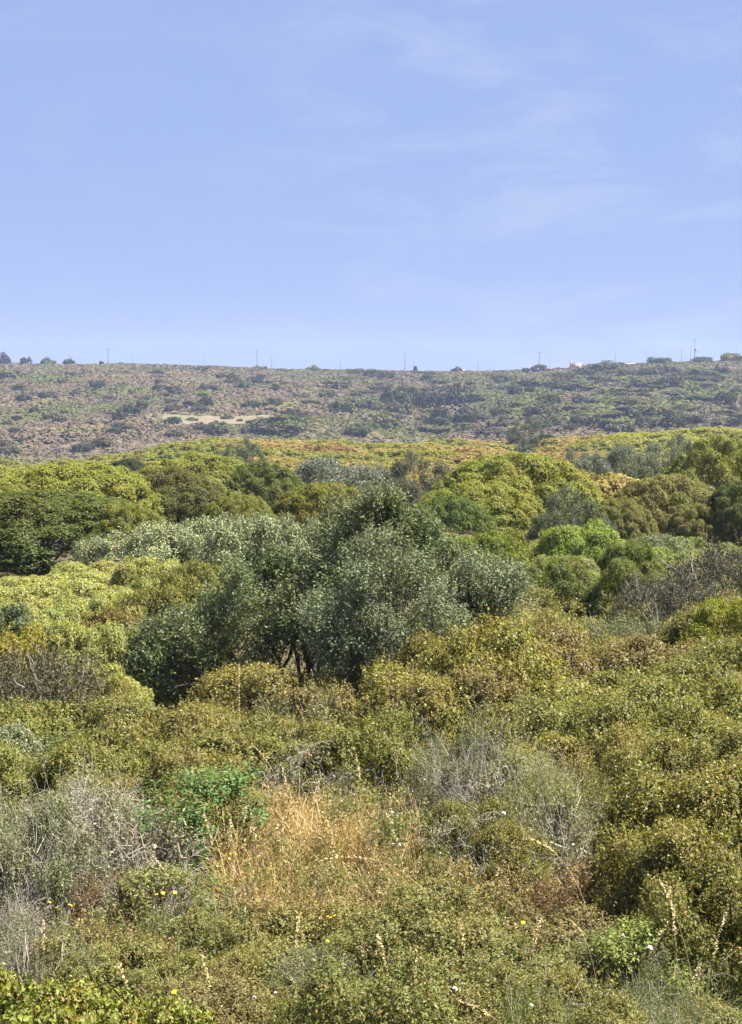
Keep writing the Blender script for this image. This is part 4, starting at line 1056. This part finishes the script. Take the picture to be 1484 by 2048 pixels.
def scrub_mat():
    m, t, out = nt('dry_hill_scrub')
    bs = node(t, 'ShaderNodeBsdfPrincipled', i_Roughness=.9); bs.inputs['Specular IOR Level'].default_value = .1
    tc = node(t, 'ShaderNodeTexCoord'); nz = node(t, 'ShaderNodeTexNoise', i_Scale=.026, i_Detail=4.0); L(t, tc.outputs['Object'], nz.inputs['Vector'])
    r = node(t, 'ShaderNodeValToRGB'); e = r.color_ramp.elements
    for q in range(3): e.new(.5)
    for q, (p, c) in zip(e, [(.35, (.078, .086, .02)), (.44, (.083, .076, .029)), (.5, (.098, .074, .047)), (.57, (.125, .088, .055)), (.66, (.098, .10, .026))]): q.position = p; q.color = (*c, 1)
    # greener towards the east of the slope
    sx = node(t, 'ShaderNodeSeparateXYZ'); L(t, tc.outputs['Object'], sx.inputs[0])
    gx = node(t, 'ShaderNodeMapRange'); gx.inputs[1].default_value = -30; gx.inputs[2].default_value = 90; gx.inputs[3].default_value = 0; gx.inputs[4].default_value = -.09
    L(t, sx.outputs[0], gx.inputs[0]); ad = node(t, 'ShaderNodeMath', operation='ADD'); L(t, nz.outputs['Fac'], ad.inputs[0]); L(t, gx.outputs[0], ad.inputs[1])
    L(t, ad.outputs[0], r.inputs[0])
    geo = node(t, 'ShaderNodeNewGeometry'); mr = node(t, 'ShaderNodeMapRange'); mr.inputs[3].default_value = .88; mr.inputs[4].default_value = 1.1
    L(t, geo.outputs['Random Per Island'], mr.inputs[0]); hs = node(t, 'ShaderNodeHueSaturation'); L(t, r.outputs[0], hs.inputs['Color']); L(t, mr.outputs[0], hs.inputs['Value'])
    L(t, hs.outputs[0], bs.inputs['Base Color']); L(t, bs.outputs[0], out.inputs[0]); return m


so = mb.obj('dry_scrub', scrub_mat()); tag(so, 'mauve-brown low dry scrub covering the far slope', 'scrub', kind='stuff')

# ------------------------------------------------------------------ air
HZ = MB(); boxmb(HZ, -1300, 1300, -80, 1760, -45, 45); hz_o = HZ.obj('haze', None)
m, t, out = nt('pale_air'); pv = node(t, 'ShaderNodeVolumePrincipled'); pv.inputs['Color'].default_value = (.50, .61, .90, 1); pv.inputs['Density'].default_value = .00021
L(t, pv.outputs[0], out.inputs['Volume']); hz_o.data.materials.clear(); hz_o.data.materials.append(m); tag(hz_o, kind='stuff')

# ------------------------------------------------------------------ light and sky
SUN_EL, SUN_AZ = 58.0, 78.0           # azimuth clockwise from the view direction
sd = bpy.data.lights.new('sun', 'SUN'); sd.energy = 5.0; sd.angle = R(.53); sd.color = (1, .955, .87)
so = bpy.data.objects.new('sun', sd); COL.objects.link(so)
dx, dy, dz = math.sin(R(SUN_AZ)) * math.cos(R(SUN_EL)), math.cos(R(SUN_AZ)) * math.cos(R(SUN_EL)), math.sin(R(SUN_EL))
from mathutils import Vector
so.rotation_euler = Vector((dx, dy, dz)).to_track_quat('Z', 'Y').to_euler(); so.location = (dx * 60, dy * 60, dz * 60)

w = bpy.data.worlds.new('World'); sc.world = w; w.use_nodes = True; t = w.node_tree; t.nodes.clear()
out = node(t, 'ShaderNodeOutputWorld'); bg = node(t, 'ShaderNodeBackground', i_Strength=.10)
sky = node(t, 'ShaderNodeTexSky', sky_type='NISHITA'); sky.sun_disc = False; sky.sun_elevation = R(SUN_EL); sky.sun_rotation = R(SUN_AZ)
sky.air_density = 1.0; sky.dust_density = .3; sky.ozone_density = 3.0; sky.altitude = 0
tc = node(t, 'ShaderNodeTexCoord')
tint = node(t, 'ShaderNodeMix', data_type='RGBA'); tint.inputs[0].default_value = .95; tint.inputs[7].default_value = (.80, 1.04, 1.84, 1)
L(t, sky.outputs[0], tint.inputs[6])
# thin high cirrus in slanting streaks
mp = node(t, 'ShaderNodeMapping'); mp.inputs['Rotation'].default_value = (0, R(16), 0); mp.inputs['Scale'].default_value = (5.5, 2.0, 20); mp.inputs['Location'].default_value = (.35, .2, .5)
L(t, tc.outputs['Generated'], mp.inputs[0])
cn = node(t, 'ShaderNodeTexNoise', i_Scale=1.3, i_Detail=7.0, i_Roughness=.62, i_Distortion=.5); L(t, mp.outputs[0], cn.inputs['Vector'])
cr = node(t, 'ShaderNodeMapRange'); cr.inputs[1].default_value = .47; cr.inputs[2].default_value = .72; cr.inputs[3].default_value = 0; cr.inputs[4].default_value = .42
L(t, cn.outputs['Fac'], cr.inputs[0])
cm = node(t, 'ShaderNodeMix', data_type='RGBA'); cm.inputs[7].default_value = (1.62, 1.86, 2.25, 1)
cv = node(t, 'ShaderNodeVectorMath', operation='DOT_PRODUCT'); cdir = Vector(at(1240, 170, 100)).normalized(); cv.inputs[1].default_value = cdir
L(t, tc.outputs['Generated'], cv.inputs[0]); ck = node(t, 'ShaderNodeMapRange'); ck.inputs[1].default_value = .955; ck.inputs[2].default_value = .999; ck.inputs[3].default_value = .22; ck.inputs[4].default_value = 1
L(t, cv.outputs['Value'], ck.inputs[0]); cp = node(t, 'ShaderNodeMath', operation='MULTIPLY'); L(t, cr.outputs[0], cp.inputs[0]); L(t, ck.outputs[0], cp.inputs[1])
L(t, cp.outputs[0], cm.inputs[0]); L(t, tint.outputs[2], cm.inputs[6])
L(t, cm.outputs[2], bg.inputs[0]); L(t, bg.outputs[0], out.inputs[0])

# ------------------------------------------------------------------ camera and render settings
cam = bpy.data.cameras.new('camera'); co = bpy.data.objects.new('camera', cam); COL.objects.link(co)
cam.sensor_fit = 'VERTICAL'; cam.sensor_height = 24; cam.lens = 12 / math.tan(R(VFOV / 2)); cam.clip_end = 4000; cam.clip_start = .1
co.location = (0, 0, 0); co.rotation_euler = (math.pi / 2 - PITCH, 0, 0); sc.camera = co
sc.view_settings.view_transform = 'Standard'; sc.view_settings.look = 'None'; sc.view_settings.gamma = 1; sc.view_settings.exposure = 2.05
sc.render.engine = 'CYCLES'
cy = sc.cycles; cy.max_bounces = 5; cy.diffuse_bounces = 3; cy.glossy_bounces = 1; cy.transmission_bounces = 3; cy.volume_bounces = 0; cy.transparent_max_bounces = 4
cy.use_denoising = True; cy.caustics_reflective = False; cy.caustics_refractive = False; cy.use_adaptive_sampling = True; cy.adaptive_threshold = .02
print('objects', len(bpy.data.objects))
